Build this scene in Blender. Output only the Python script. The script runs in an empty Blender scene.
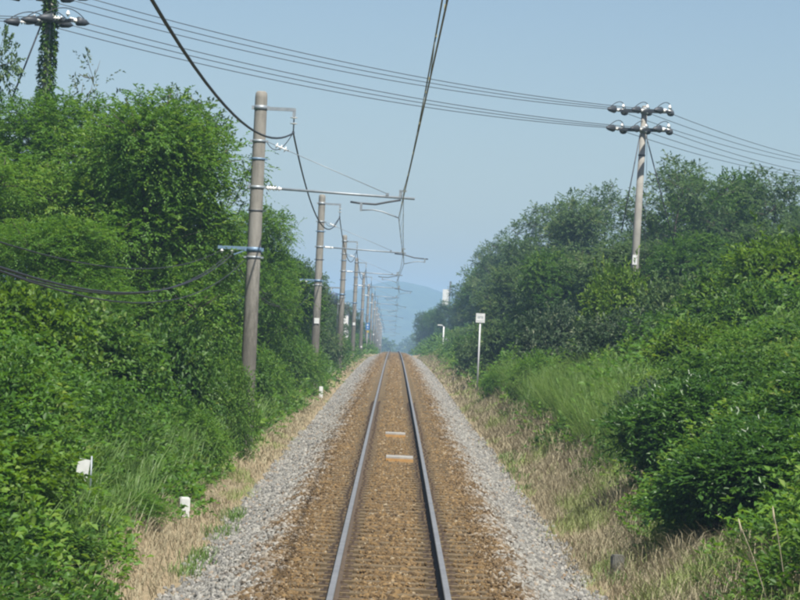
import bpy, bmesh, math, random
import numpy as np
from mathutils import Vector, Matrix

R = math.radians
rng = np.random.default_rng(7)
random.seed(7)
scene = bpy.context.scene
COL = scene.collection

# ------------------------------------------------------------------ camera, sky, sun, exposure
CAM = Vector((-0.07, 0.0, 2.75))
FPX = 2750.0                      # focal length in pixels of the 800 x 600 photograph
roll = R(2.7)
rt = Vector((math.cos(roll), 0, math.sin(roll)))
up = Vector((-math.sin(roll), 0, math.cos(roll)))
fw = (Vector((0, 1, 0)) * FPX + rt * 5.5 + up * 35.0).normalized()
rt = (rt - fw * rt.dot(fw)).normalized()
up = rt.cross(fw).normalized()
cam_data = bpy.data.cameras.new('camera')
cam = bpy.data.objects.new('camera', cam_data)
COL.objects.link(cam)
cam.matrix_world = Matrix(((rt.x, up.x, -fw.x, CAM.x), (rt.y, up.y, -fw.y, CAM.y), (rt.z, up.z, -fw.z, CAM.z), (0, 0, 0, 1)))
cam_data.sensor_width = 36.0
cam_data.lens = 36.0 * FPX / 800.0
cam_data.clip_start = 0.1
cam_data.clip_end = 30000.0
scene.camera = cam

SUN_DIR = Vector((0.22, -0.48, 0.85)).normalized()      # towards the sun: high, behind the camera and to the right
sun_el = math.asin(SUN_DIR.z)
sun_az = math.atan2(SUN_DIR.x, SUN_DIR.y)
world = bpy.data.worlds.new('World')
scene.world = world
world.use_nodes = True
wn = world.node_tree
wn.nodes.clear()
sky = wn.nodes.new('ShaderNodeTexSky')
sky.sky_type = 'NISHITA'
sky.sun_disc = False
sky.sun_elevation = sun_el
sky.sun_rotation = sun_az
sky.air_density = 1.0
sky.dust_density = 1.2
sky.ozone_density = 2.1
bg = wn.nodes.new('ShaderNodeBackground')
bg.inputs['Strength'].default_value = 0.060
wo = wn.nodes.new('ShaderNodeOutputWorld')
wn.links.new(sky.outputs[0], bg.inputs[0])
wn.links.new(bg.outputs[0], wo.inputs[0])
sun_data = bpy.data.lights.new('sun', 'SUN')
sun_data.energy = 4.6
sun_data.angle = R(0.6)
sun_data.color = (1.0, 0.95, 0.86)
sun = bpy.data.objects.new('sun', sun_data)
COL.objects.link(sun)
sun.rotation_euler = SUN_DIR.to_track_quat('Z', 'Y').to_euler()
sun.location = (0, 0, 60)

scene.view_settings.view_transform = 'Standard'
scene.view_settings.look = 'None'
scene.view_settings.exposure = 0.85
scene.view_settings.gamma = 1.0
scene.view_settings.use_curve_mapping = False
scene.render.engine = 'CYCLES'
cy = scene.cycles
cy.use_denoising = True
cy.max_bounces = 5
cy.diffuse_bounces = 2
cy.glossy_bounces = 2
cy.transmission_bounces = 3
cy.volume_bounces = 1
cy.sample_clamp_indirect = 4.0
cy.pixel_filter_type = 'BLACKMAN_HARRIS'
cy.filter_width = 2.3              # the photograph is a soft long-zoom shot

# ------------------------------------------------------------------ materials
def new_mat(name):
    m = bpy.data.materials.new(name)
    m.use_nodes = True
    nt = m.node_tree
    nt.nodes.clear()
    out = nt.nodes.new('ShaderNodeOutputMaterial')
    return m, nt, out

def ramp(nt, stops, fac):
    r = nt.nodes.new('ShaderNodeValToRGB')
    e = r.color_ramp.elements
    while len(e) < len(stops):
        e.new(0.5)
    for el, (p, c) in zip(e, stops):
        el.position = p
        el.color = (c[0], c[1], c[2], 1)
    nt.links.new(fac, r.inputs[0])
    return r.outputs[0]

def noise(nt, scale, detail=4, rough=0.6, vec=None):
    n = nt.nodes.new('ShaderNodeTexNoise')
    n.inputs['Scale'].default_value = scale
    n.inputs['Detail'].default_value = detail
    n.inputs['Roughness'].default_value = rough
    if vec is not None:
        nt.links.new(vec, n.inputs['Vector'])
    return n.outputs['Fac']

def math_node(nt, op, a, b=None, clamp=False):
    n = nt.nodes.new('ShaderNodeMath')
    n.operation = op
    n.use_clamp = clamp
    for i, v in enumerate((a, b)):
        if v is None:
            continue
        if isinstance(v, (int, float)):
            n.inputs[i].default_value = v
        else:
            nt.links.new(v, n.inputs[i])
    return n.outputs[0]

def mix_col(nt, fac, a, b):
    n = nt.nodes.new('ShaderNodeMix')
    n.data_type = 'RGBA'
    for sock, v in ((n.inputs[0], fac), (n.inputs[6], a), (n.inputs[7], b)):
        if isinstance(v, (int, float)):
            sock.default_value = v
        elif isinstance(v, tuple):
            sock.default_value = (v[0], v[1], v[2], 1)
        else:
            nt.links.new(v, sock)
    return n.outputs[2]

def simple(name, stops, scale=6.0, rough=0.7, metal=0.0, bump=0.0, bscale=None, obj_coord=True):
    m, nt, out = new_mat(name)
    p = nt.nodes.new('ShaderNodeBsdfPrincipled')
    tc = nt.nodes.new('ShaderNodeTexCoord')
    f = noise(nt, scale, 5, 0.65, tc.outputs['Object'])
    nt.links.new(ramp(nt, stops, f), p.inputs['Base Color'])
    p.inputs['Roughness'].default_value = rough
    p.inputs['Metallic'].default_value = metal
    if bump:
        b = nt.nodes.new('ShaderNodeBump')
        b.inputs['Strength'].default_value = bump
        b.inputs['Distance'].default_value = 0.02
        nt.links.new(noise(nt, bscale or scale * 6, 6, 0.7, tc.outputs['Object']), b.inputs['Height'])
        nt.links.new(b.outputs[0], p.inputs['Normal'])
    nt.links.new(p.outputs[0], out.inputs[0])
    return m

def leaf_mat(name, stops, rough=0.5, trans=0.47, spec=0.35, objvar=0.25):
    """leaf colour from the per-leaf attribute 'tint', shifted a little from plant to plant"""
    m, nt, out = new_mat(name)
    a = nt.nodes.new('ShaderNodeAttribute')
    a.attribute_name = 'tint'
    oi = nt.nodes.new('ShaderNodeObjectInfo')
    sh = math_node(nt, 'MULTIPLY', math_node(nt, 'SUBTRACT', oi.outputs['Random'], 0.5), objvar)
    f = math_node(nt, 'ADD', a.outputs['Fac'], sh, True)
    c = ramp(nt, stops, f)
    p = nt.nodes.new('ShaderNodeBsdfPrincipled')
    nt.links.new(c, p.inputs['Base Color'])
    p.inputs['Roughness'].default_value = rough
    p.inputs['Specular IOR Level'].default_value = spec
    t = nt.nodes.new('ShaderNodeBsdfTranslucent')
    hs = nt.nodes.new('ShaderNodeHueSaturation')
    hs.inputs['Hue'].default_value = 0.485
    hs.inputs['Saturation'].default_value = 1.1
    hs.inputs['Value'].default_value = 1.2
    nt.links.new(c, hs.inputs['Color'])
    nt.links.new(hs.outputs[0], t.inputs['Color'])
    mx = nt.nodes.new('ShaderNodeMixShader')
    mx.inputs[0].default_value = trans
    nt.links.new(p.outputs[0], mx.inputs[1])
    nt.links.new(t.outputs[0], mx.inputs[2])
    nt.links.new(mx.outputs[0], out.inputs[0])
    return m

M = {}
M['leaf_bright'] = leaf_mat('leaf_bright', [(0.0, (0.046, 0.118, 0.016)), (0.45, (0.088, 0.2, 0.026)), (0.8, (0.138, 0.258, 0.036)), (1.0, (0.2, 0.3, 0.06))])
M['leaf_mid'] = leaf_mat('leaf_mid', [(0.0, (0.034, 0.09, 0.016)), (0.5, (0.068, 0.154, 0.024)), (0.9, (0.116, 0.208, 0.036)), (1.0, (0.19, 0.26, 0.06))])
M['leaf_dark'] = leaf_mat('leaf_dark', [(0.0, (0.044, 0.088, 0.03)), (0.5, (0.078, 0.142, 0.048)), (0.9, (0.118, 0.188, 0.066)), (1.0, (0.19, 0.24, 0.1))])
M['leaf_gloss'] = leaf_mat('leaf_gloss', [(0.0, (0.036, 0.094, 0.018)), (0.5, (0.064, 0.156, 0.028)), (0.9, (0.108, 0.214, 0.042)), (1.0, (0.19, 0.25, 0.05))], rough=0.36, spec=0.6)
M['leaf_yellow'] = leaf_mat('leaf_yellow', [(0.0, (0.052, 0.112, 0.014)), (0.45, (0.092, 0.184, 0.02)), (0.85, (0.138, 0.236, 0.028)), (1.0, (0.2, 0.28, 0.05))])
M['leaf_grey'] = leaf_mat('leaf_grey', [(0.0, (0.028, 0.060, 0.026)), (0.5, (0.058, 0.105, 0.045)), (0.9, (0.115, 0.160, 0.085)), (1.0, (0.24, 0.27, 0.17))])
M['grass_green'] = leaf_mat('grass_green', [(0.0, (0.075, 0.15, 0.028)), (0.5, (0.125, 0.225, 0.052)), (1.0, (0.22, 0.32, 0.11))], rough=0.45)
M['grass_dry'] = leaf_mat('grass_dry', [(0.0, (0.165, 0.143, 0.088)), (0.5, (0.27, 0.238, 0.152)), (0.85, (0.36, 0.325, 0.218)), (1.0, (0.16, 0.21, 0.055))], rough=0.8, trans=0.2, objvar=0.0)
M['bark'] = simple('bark', [(0.3, (0.05, 0.042, 0.032)), (0.7, (0.13, 0.115, 0.09))], 9, 0.95, 0, 0.5)
M['straw'] = simple('straw', [(0.3, (0.30, 0.26, 0.18)), (0.7, (0.42, 0.37, 0.27))], 9, 0.9)
M['twig_grey'] = simple('twig_grey', [(0.3, (0.11, 0.095, 0.075)), (0.7, (0.22, 0.2, 0.17))], 9, 0.9)
def pole_material():
    m, nt, out = new_mat('concrete')
    p = nt.nodes.new('ShaderNodeBsdfPrincipled')
    tc = nt.nodes.new('ShaderNodeTexCoord')
    mp = nt.nodes.new('ShaderNodeMapping')
    mp.inputs['Scale'].default_value = (5, 5, 1.1)
    nt.links.new(tc.outputs['Object'], mp.inputs[0])
    n1 = noise(nt, 1.2, 6, 0.7, mp.outputs[0])
    n2 = noise(nt, 3.0, 5, 0.7, mp.outputs[0])
    n3 = noise(nt, 30.0, 3, 0.6, tc.outputs['Object'])
    base = ramp(nt, [(0.28, (0.135, 0.13, 0.115)), (0.5, (0.235, 0.225, 0.20)), (0.75, (0.30, 0.29, 0.26))], n1)
    base = mix_col(nt, math_node(nt, 'MULTIPLY', n3, 0.35), base, (0.17, 0.155, 0.13))
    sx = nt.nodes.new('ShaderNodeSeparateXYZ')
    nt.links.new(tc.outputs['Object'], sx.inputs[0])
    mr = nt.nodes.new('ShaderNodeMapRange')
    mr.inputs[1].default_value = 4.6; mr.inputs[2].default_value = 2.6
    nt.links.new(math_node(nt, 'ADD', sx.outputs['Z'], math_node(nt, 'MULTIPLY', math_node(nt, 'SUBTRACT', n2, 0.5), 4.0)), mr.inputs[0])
    low_tone = ramp(nt, [(0.3, (0.055, 0.052, 0.042)), (0.7, (0.13, 0.12, 0.098))], n2)  # darker mottled tone blended in towards the lower part of the pole
    c = mix_col(nt, math_node(nt, 'MULTIPLY', mr.outputs[0], 0.85), base, low_tone)
    nt.links.new(c, p.inputs['Base Color'])
    p.inputs['Roughness'].default_value = 0.93
    b = nt.nodes.new('ShaderNodeBump')
    b.inputs['Strength'].default_value = 0.3; b.inputs['Distance'].default_value = 0.02
    nt.links.new(n3, b.inputs['Height']); nt.links.new(b.outputs[0], p.inputs['Normal'])
    nt.links.new(p.outputs[0], out.inputs[0])
    return m
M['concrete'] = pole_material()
M['concrete_light'] = simple('concrete_light', [(0.3, (0.21, 0.20, 0.18)), (0.7, (0.31, 0.30, 0.27))], 2.5, 0.9, 0, 0.2, 40)
M['steel_grey'] = simple('steel_grey', [(0.3, (0.20, 0.23, 0.255)), (0.7, (0.30, 0.335, 0.36))], 8, 0.5, 0.35)
M['steel_blue'] = simple('steel_blue', [(0.3, (0.10, 0.17, 0.26)), (0.7, (0.17, 0.26, 0.36))], 8, 0.5, 0.2)
M['steel_dark'] = simple('steel_dark', [(0.3, (0.035, 0.04, 0.05)), (0.7, (0.07, 0.08, 0.09))], 8, 0.55, 0.2)
M['porcelain'] = simple('porcelain', [(0.3, (0.66, 0.67, 0.66)), (0.7, (0.80, 0.80, 0.78))], 12, 0.25)
M['rubber'] = simple('rubber', [(0.3, (0.012, 0.013, 0.016)), (0.7, (0.030, 0.032, 0.036))], 10, 0.6)
M['rubber_worn'] = simple('rubber_worn', [(0.3, (0.035, 0.04, 0.045)), (0.7, (0.075, 0.085, 0.09))], 5, 0.5)
M['wire_copper'] = simple('wire_copper', [(0.3, (0.10, 0.115, 0.10)), (0.7, (0.20, 0.21, 0.17))], 6, 0.55, 0.5)
M['clip_yellow'] = simple('clip_yellow', [(0.3, (0.34, 0.32, 0.18)), (0.7, (0.44, 0.42, 0.25))], 6, 0.6)
M['white_paint'] = simple('white_paint', [(0.25, (0.42, 0.43, 0.42)), (0.6, (0.60, 0.61, 0.60))], 5, 0.55)
M['grey_paint'] = simple('grey_paint', [(0.3, (0.40, 0.41, 0.42)), (0.7, (0.5, 0.51, 0.52))], 5, 0.55)
M['blue_paint'] = simple('blue_paint', [(0.3, (0.02, 0.12, 0.32)), (0.7, (0.03, 0.16, 0.40))], 5, 0.5)
M['yellow_paint'] = simple('yellow_paint', [(0.3, (0.35, 0.27, 0.05)), (0.7, (0.45, 0.35, 0.08))], 5, 0.5)
M['transformer'] = simple('transformer', [(0.3, (0.05, 0.08, 0.13)), (0.7, (0.08, 0.11, 0.17))], 5, 0.5)
M['rail_side'] = simple('rail_side', [(0.3, (0.050, 0.036, 0.024)), (0.7, (0.095, 0.066, 0.042))], 9, 0.9, 0, 0.3)
M['rail_head'] = simple('rail_head', [(0.3, (0.225, 0.22, 0.215)), (0.7, (0.315, 0.31, 0.30))], 3, 0.45, 0.5)
M['sleeper_wood'] = simple('sleeper_wood', [(0.25, (0.060, 0.043, 0.023)), (0.55, (0.125, 0.090, 0.047)), (0.8, (0.18, 0.135, 0.075))], 5, 0.9, 0, 0.5, 30)
M['tie_plate'] = simple('tie_plate', [(0.3, (0.040, 0.027, 0.018)), (0.7, (0.085, 0.056, 0.034))], 12, 0.85)
M['board_white'] = simple('board_white', [(0.3, (0.21, 0.205, 0.19)), (0.7, (0.32, 0.31, 0.285))], 6, 0.8)
M['board_orange'] = simple('board_orange', [(0.3, (0.30, 0.16, 0.05)), (0.7, (0.42, 0.25, 0.09))], 6, 0.8)
M['stump'] = simple('stump', [(0.3, (0.085, 0.085, 0.07)), (0.7, (0.17, 0.17, 0.15))], 8, 0.95, 0, 0.5)
M['house_wall'] = simple('house_wall', [(0.3, (0.60, 0.60, 0.58)), (0.7, (0.70, 0.70, 0.68))], 1, 0.8)
M['roof_tile'] = simple('roof_tile', [(0.3, (0.07, 0.08, 0.09)), (0.7, (0.12, 0.13, 0.14))], 3, 0.7)
M['glass_dark'] = simple('glass_dark', [(0.3, (0.03, 0.04, 0.05)), (0.7, (0.06, 0.07, 0.08))], 3, 0.15)

# pebble-wise colours: clean grey stone outside, rust dust between and beside the rails
def ballast_material(name, stones):
    m, nt, out = new_mat(name)
    g = nt.nodes.new('ShaderNodeNewGeometry')
    sx = nt.nodes.new('ShaderNodeSeparateXYZ')
    nt.links.new(g.outputs['Position'], sx.inputs[0])
    ax = math_node(nt, 'ABSOLUTE', sx.outputs['X'])
    big = noise(nt, 0.9, 4, 0.6, g.outputs['Position'])
    fine = noise(nt, 9.0, 3, 0.6, g.outputs['Position'])
    e = math_node(nt, 'ADD', ax, math_node(nt, 'MULTIPLY', math_node(nt, 'SUBTRACT', big, 0.5), 1.3))
    e = math_node(nt, 'ADD', e, math_node(nt, 'MULTIPLY', math_node(nt, 'SUBTRACT', fine, 0.5), 0.55))
    if stones:
        oi = nt.nodes.new('ShaderNodeObjectInfo')
        rnd = oi.outputs['Random']
    else:
        v = nt.nodes.new('ShaderNodeTexVoronoi')
        v.inputs['Scale'].default_value = 20.0
        nt.links.new(g.outputs['Position'], v.inputs['Vector'])
        sv = nt.nodes.new('ShaderNodeSeparateColor')
        nt.links.new(v.outputs['Color'], sv.inputs[0])
        rnd = sv.outputs[0]
    e = math_node(nt, 'ADD', e, math_node(nt, 'MULTIPLY', math_node(nt, 'SUBTRACT', rnd, 0.5), 0.55))
    mr = nt.nodes.new('ShaderNodeMapRange')
    mr.interpolation_type = 'SMOOTHSTEP'
    mr.inputs[1].default_value = 1.18
    mr.inputs[2].default_value = 1.72
    nt.links.new(e, mr.inputs[0])
    grey = ramp(nt, [(0.0, (0.100, 0.098, 0.092)), (0.35, (0.162, 0.159, 0.146)), (0.7, (0.224, 0.218, 0.197)), (0.9, (0.30, 0.29, 0.26)), (1.0, (0.18, 0.125, 0.075))], rnd)
    rust = ramp(nt, [(0.0, (0.056, 0.035, 0.014)), (0.35, (0.116, 0.072, 0.028)), (0.7, (0.156, 0.098, 0.038)), (0.92, (0.200, 0.130, 0.054)), (1.0, (0.27, 0.23, 0.16))], rnd)
    c = mix_col(nt, mr.outputs[0], rust, grey)
    p = nt.nodes.new('ShaderNodeBsdfPrincipled')
    nt.links.new(c, p.inputs['Base Color'])
    p.inputs['Roughness'].default_value = 0.92
    if not stones:
        b = nt.nodes.new('ShaderNodeBump')
        b.inputs['Strength'].default_value = 0.9
        b.inputs['Distance'].default_value = 0.05
        nt.links.new(v.outputs['Distance'], b.inputs['Height'])
        nt.links.new(b.outputs[0], p.inputs['Normal'])
    nt.links.new(p.outputs[0], out.inputs[0])
    return m
M['ballast_bed'] = ballast_material('ballast_bed', False)
M['ballast_stone'] = ballast_material('ballast_stone', True)

def ground_material():
    m, nt, out = new_mat('ground')
    g = nt.nodes.new('ShaderNodeNewGeometry')
    sx = nt.nodes.new('ShaderNodeSeparateXYZ')
    nt.links.new(g.outputs['Position'], sx.inputs[0])
    ax = math_node(nt, 'ABSOLUTE', sx.outputs['X'])
    n1 = noise(nt, 1.1, 6, 0.65, g.outputs['Position'])
    n2 = noise(nt, 14, 4, 0.7, g.outputs['Position'])
    n3 = noise(nt, 0.05, 4, 0.6, g.outputs['Position'])
    straw = ramp(nt, [(0.3, (0.15, 0.115, 0.065)), (0.55, (0.27, 0.21, 0.125)), (0.8, (0.36, 0.29, 0.17))], n2)
    earth = ramp(nt, [(0.3, (0.055, 0.048, 0.028)), (0.7, (0.12, 0.10, 0.055))], n2)
    green = ramp(nt, [(0.35, (0.025, 0.055, 0.014)), (0.65, (0.06, 0.10, 0.025))], n3)
    e = math_node(nt, 'ADD', ax, math_node(nt, 'MULTIPLY', math_node(nt, 'SUBTRACT', n1, 0.5), 1.6))
    a = nt.nodes.new('ShaderNodeMapRange')
    a.inputs[1].default_value = 3.3
    a.inputs[2].default_value = 4.2
    nt.links.new(e, a.inputs[0])
    b = nt.nodes.new('ShaderNodeMapRange')
    b.inputs[1].default_value = 9
    b.inputs[2].default_value = 30
    nt.links.new(e, b.inputs[0])
    c = mix_col(nt, a.outputs[0], straw, earth)
    c = mix_col(nt, b.outputs[0], c, green)
    p = nt.nodes.new('ShaderNodeBsdfPrincipled')
    nt.links.new(c, p.inputs['Base Color'])
    p.inputs['Roughness'].default_value = 0.95
    bm = nt.nodes.new('ShaderNodeBump')
    bm.inputs['Strength'].default_value = 0.7
    bm.inputs['Distance'].default_value = 0.04
    nt.links.new(n2, bm.inputs['Height'])
    nt.links.new(bm.outputs[0], p.inputs['Normal'])
    nt.links.new(p.outputs[0], out.inputs[0])
    return m
M['ground'] = ground_material()

def hill_material():
    m, nt, out = new_mat('hill_forest')
    g = nt.nodes.new('ShaderNodeNewGeometry')
    n = noise(nt, 0.07, 6, 0.75, g.outputs['Position'])
    p = nt.nodes.new('ShaderNodeBsdfPrincipled')
    nt.links.new(ramp(nt, [(0.35, (0.012, 0.03, 0.012)), (0.65, (0.06, 0.10, 0.035))], n), p.inputs['Base Color'])
    p.inputs['Roughness'].default_value = 1.0
    nt.links.new(p.outputs[0], out.inputs[0])
    return m
M['hill'] = hill_material()

# ------------------------------------------------------------------ helpers
def tag(o, label=None, cat=None, group=None, kind=None):
    if label: o['label'] = label
    if cat: o['category'] = cat
    if group: o['group'] = group
    if kind: o['kind'] = kind
    return o

def link(name, mesh, mats=(), parent=None, loc=None):
    o = bpy.data.objects.new(name, mesh)
    COL.objects.link(o)
    for m in mats:
        if mesh is not None:
            mesh.materials.append(M[m])
    if parent is not None:
        o.parent = parent
    if loc is not None:
        o.location = loc
    return o

def empty(name, loc, label=None, cat=None, group=None, rot=None):
    o = bpy.data.objects.new(name, None)
    o.empty_display_size = 0.3
    COL.objects.link(o)
    o.location = loc
    if rot: o.rotation_euler = rot
    return tag(o, label, cat, group)

def copy_tree(o, parent=None):
    c = o.copy()
    COL.objects.link(c)
    c.parent = parent
    for ch in list(o.children):
        copy_tree(ch, c)
    return c

class MB:
    """collects simple solids and links them as ONE mesh object"""
    def __init__(s):
        s.v, s.f, s.mi, s.sm = [], [], [], []
    def add(s, verts, faces, mi=0, smooth=False):
        b = len(s.v)
        s.v += [tuple(p) for p in verts]
        for f in faces:
            s.f.append([b + i for i in f]); s.mi.append(mi); s.sm.append(smooth)
        return s
    def box(s, c, size, rot=None, mi=0):
        hx, hy, hz = (q / 2 for q in size)
        vs = [Vector((x, y, z)) for x in (-hx, hx) for y in (-hy, hy) for z in (-hz, hz)]
        if rot is not None:
            vs = [rot @ v for v in vs]
        vs = [v + Vector(c) for v in vs]
        return s.add(vs, [(0, 1, 3, 2), (4, 6, 7, 5), (0, 4, 5, 1), (2, 3, 7, 6), (0, 2, 6, 4), (1, 5, 7, 3)], mi)
    def tube(s, pts, rad, n=8, cap=True, mi=0, smooth=True):
        pts = [Vector(p) for p in pts]
        rr = rad if isinstance(rad, (list, tuple)) else [rad] * len(pts)
        rings, prev = [], None
        for i, p in enumerate(pts):
            d = (pts[min(i + 1, len(pts) - 1)] - pts[max(i - 1, 0)])
            if d.length < 1e-9: d = Vector((0, 0, 1))
            d.normalize()
            if prev is None:
                a = Vector((1, 0, 0)) if abs(d.x) < 0.8 else Vector((0, 0, 1))
                u = d.cross(a).normalized()
            else:
                u = (prev - d * prev.dot(d)).normalized()
            prev = u
            w = d.cross(u)
            rings.append([p + (u * math.cos(2 * math.pi * k / n) + w * math.sin(2 * math.pi * k / n)) * rr[i] for k in range(n)])
        vs = [q for r_ in rings for q in r_]
        fs = []
        for i in range(len(pts) - 1):
            for k in range(n):
                fs.append((i * n + k, i * n + (k + 1) % n, (i + 1) * n + (k + 1) % n, (i + 1) * n + k))
        s.add(vs, fs, mi, smooth)
        if cap:
            b = len(s.v) - len(vs)
            s.f.append([b + k for k in range(n)][::-1]); s.mi.append(mi); s.sm.append(False)
            s.f.append([b + (len(pts) - 1) * n + k for k in range(n)]); s.mi.append(mi); s.sm.append(False)
        return s
    def lathe(s, p0, axis, prof, n=12, mi=0):
        """prof: list of (distance along axis, radius)"""
        axis = Vector(axis).normalized()
        return s.tube([Vector(p0) + axis * (t + i * 1e-6) for i, (t, r_) in enumerate(prof)], [max(r_, 1e-4) for t, r_ in prof], n, True, mi)
    def build(s, name, mats, parent=None, loc=None):
        me = bpy.data.meshes.new(name)
        me.from_pydata(s.v, [], s.f)
        me.polygons.foreach_set('material_index', s.mi)
        me.polygons.foreach_set('use_smooth', s.sm)
        me.update()
        return link(name, me, mats if isinstance(mats, (list, tuple)) else (mats,), parent, loc)

def np_mesh(name, verts, tris, tint=None):
    """fast mesh from arrays of vertices and triangles"""
    me = bpy.data.meshes.new(name)
    nv, nf = len(verts), len(tris)
    me.vertices.add(nv)
    me.vertices.foreach_set('co', np.ascontiguousarray(verts, dtype=np.float32).ravel())
    me.loops.add(nf * 3)
    me.loops.foreach_set('vertex_index', np.ascontiguousarray(tris, dtype=np.int32).ravel())
    me.polygons.add(nf)
    me.polygons.foreach_set('loop_start', np.arange(0, nf * 3, 3, dtype=np.int32))
    if tint is not None:
        a = me.attributes.new('tint', 'FLOAT', 'FACE')
        a.data.foreach_set('value', np.ascontiguousarray(tint, dtype=np.float32))
    me.update(calc_edges=True)
    return me

def lattice(ix, iy, seed):
    h = (ix.astype(np.int64) * 374761393 + iy.astype(np.int64) * 668265263 + seed * 1442695041) & 0x7fffffff
    h = ((h ^ (h >> 13)) * 1274126177) & 0x7fffffff
    return ((h ^ (h >> 16)) & 0xffff) / 65535.0

def vnoise(x, y, seed=0):
    x = np.asarray(x, float); y = np.asarray(y, float)
    ix, iy = np.floor(x), np.floor(y)
    fx, fy = x - ix, y - iy
    fx, fy = fx * fx * (3 - 2 * fx), fy * fy * (3 - 2 * fy)
    a, b = lattice(ix, iy, seed), lattice(ix + 1, iy, seed)
    c, d = lattice(ix, iy + 1, seed), lattice(ix + 1, iy + 1, seed)
    return (a * (1 - fx) + b * fx) * (1 - fy) + (c * (1 - fx) + d * fx) * fy

def unit(a):
    return a / np.maximum(np.linalg.norm(a, axis=-1, keepdims=True), 1e-9)

# ------------------------------------------------------------------ the lie of the land
def rail(y):
    """height of the rail tops along the line: it climbs, crests about 200 m ahead and falls away"""
    y = np.asarray(y, float)
    yc = np.clip(y, 0, 500)
    q = 0.0098 * yc - 2.2e-5 * yc * yc
    q = np.where(y < 0, 0.0098 * y, q)
    return q - 0.0122 * (np.clip(y, 500, 1500) - 500)

CX = [-400, -30, -12, -9, -5.5, -3.0, -2.25, -1.8, 1.8, 2.25, 3.2, 6, 10, 14, 40, 400]
CH = [3.2, 2.6, 2.2, 1.6, 0.45, -0.50, -0.60, -0.78, -0.78, -0.60, -0.45, 0.8, 2.3, 2.9, 3.2, 3.2]
def terrain(x, y):
    x = np.asarray(x, float); y = np.asarray(y, float)
    c = np.interp(x, CX, CH)
    k = np.clip((900 - y) / 400, 0, 1)
    c = np.where(np.abs(x) > 3, -0.5 + (c + 0.5) * k, c)
    rough_ = np.clip((np.abs(x) - 2.6) / 3, 0, 1)
    c = c + rough_ * (0.35 * (vnoise(x * 0.45, y * 0.3, 3) - 0.5) + 0.15 * (vnoise(x * 1.7, y * 1.3, 4) - 0.5))
    far = np.clip((np.abs(x) - 200) / 600, 0, 1)
    return rail(y) + c - far * 4.0

def grid_sheet(name, xs, ys, hfun, mat, kind='structure'):
    X, Y = np.meshgrid(xs, ys)
    Z = hfun(X, Y)
    V = np.stack([X, Y, Z], -1).reshape(-1, 3)
    nx, ny = len(xs), len(ys)
    i = np.arange((ny - 1) * (nx - 1))
    r_, c_ = i // (nx - 1), i % (nx - 1)
    a = r_ * nx + c_
    T = np.concatenate([np.stack([a, a + 1, a + nx + 1], -1), np.stack([a, a + nx + 1, a + nx], -1)])
    me = np_mesh(name, V, T)
    me.polygons.foreach_set('use_smooth', np.ones(len(T), bool))
    o = link(name, me, (mat,))
    return tag(o, kind=kind)

xs = np.concatenate([[-1980, -1500, -900, -500, -300, -180, -110, -70, -45], np.arange(-30, -12, 1.5), np.arange(-12, 14.01, 0.35), np.arange(15.5, 31, 1.5), [45, 70, 110, 180, 300, 500, 900, 1500, 1980]])
ys = np.concatenate([np.arange(-60, 20, 8), np.arange(20, 140, 0.6), np.arange(140, 420, 3), np.arange(420, 1000, 20), np.arange(1000, 3601, 200)])
tag(grid_sheet('ground', xs, ys, terrain, 'ground'), 'grassy railway cutting and land around the track', 'ground')

def hill_h(x, y):
    ridge = 22 * np.exp(-((x - 2) / 55.0) ** 2) + 32 * np.exp(-((x - 10) / 420.0) ** 2) + 22 * np.exp(-((x + 800) / 350.0) ** 2) + 19 * np.exp(-((x - 900) / 400.0) ** 2)
    ridge = ridge + 4 * (vnoise(x / 24.0, y / 120, 11) - 0.5) + 1.6 * (vnoise(x / 7.0, y / 36, 12) - 0.5)
    return -18 + (ridge + 17) * np.exp(-((y - 2600) / 380.0) ** 2)
tag(grid_sheet('mountain', np.concatenate([np.linspace(-1900, -210, 60), np.linspace(-200, 200, 160), np.linspace(210, 1900, 60)]), np.linspace(1800, 3400, 50), hill_h, 'hill'), 'long wooded hill fading blue at the end of the line', 'hill')

# ------------------------------------------------------------------ track
def sweep(name, prof, ys_, zoff, mats, parent=None, mi=None, closed=False, smooth=False):
    """profile of (x, z) points swept along the line"""
    prof = np.array(prof, float)
    n = len(prof)
    Z = rail(ys_) + zoff
    V = np.zeros((len(ys_), n, 3))
    V[:, :, 0] = prof[None, :, 0]
    V[:, :, 1] = ys_[:, None]
    V[:, :, 2] = Z[:, None] + prof[None, :, 1]
    fs, ms = [], []
    m = n if closed else n - 1
    for i in range(len(ys_) - 1):
        for k in range(m):
            k2 = (k + 1) % n
            fs.append((i * n + k, i * n + k2, (i + 1) * n + k2, (i + 1) * n + k))
            ms.append(0 if mi is None else mi[k])
    me = bpy.data.meshes.new(name)
    me.from_pydata(V.reshape(-1, 3).tolist(), [], fs)
    me.polygons.foreach_set('material_index', ms)
    me.polygons.foreach_set('use_smooth', [smooth] * len(fs))
    me.update()
    return link(name, me, mats, parent)

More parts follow.
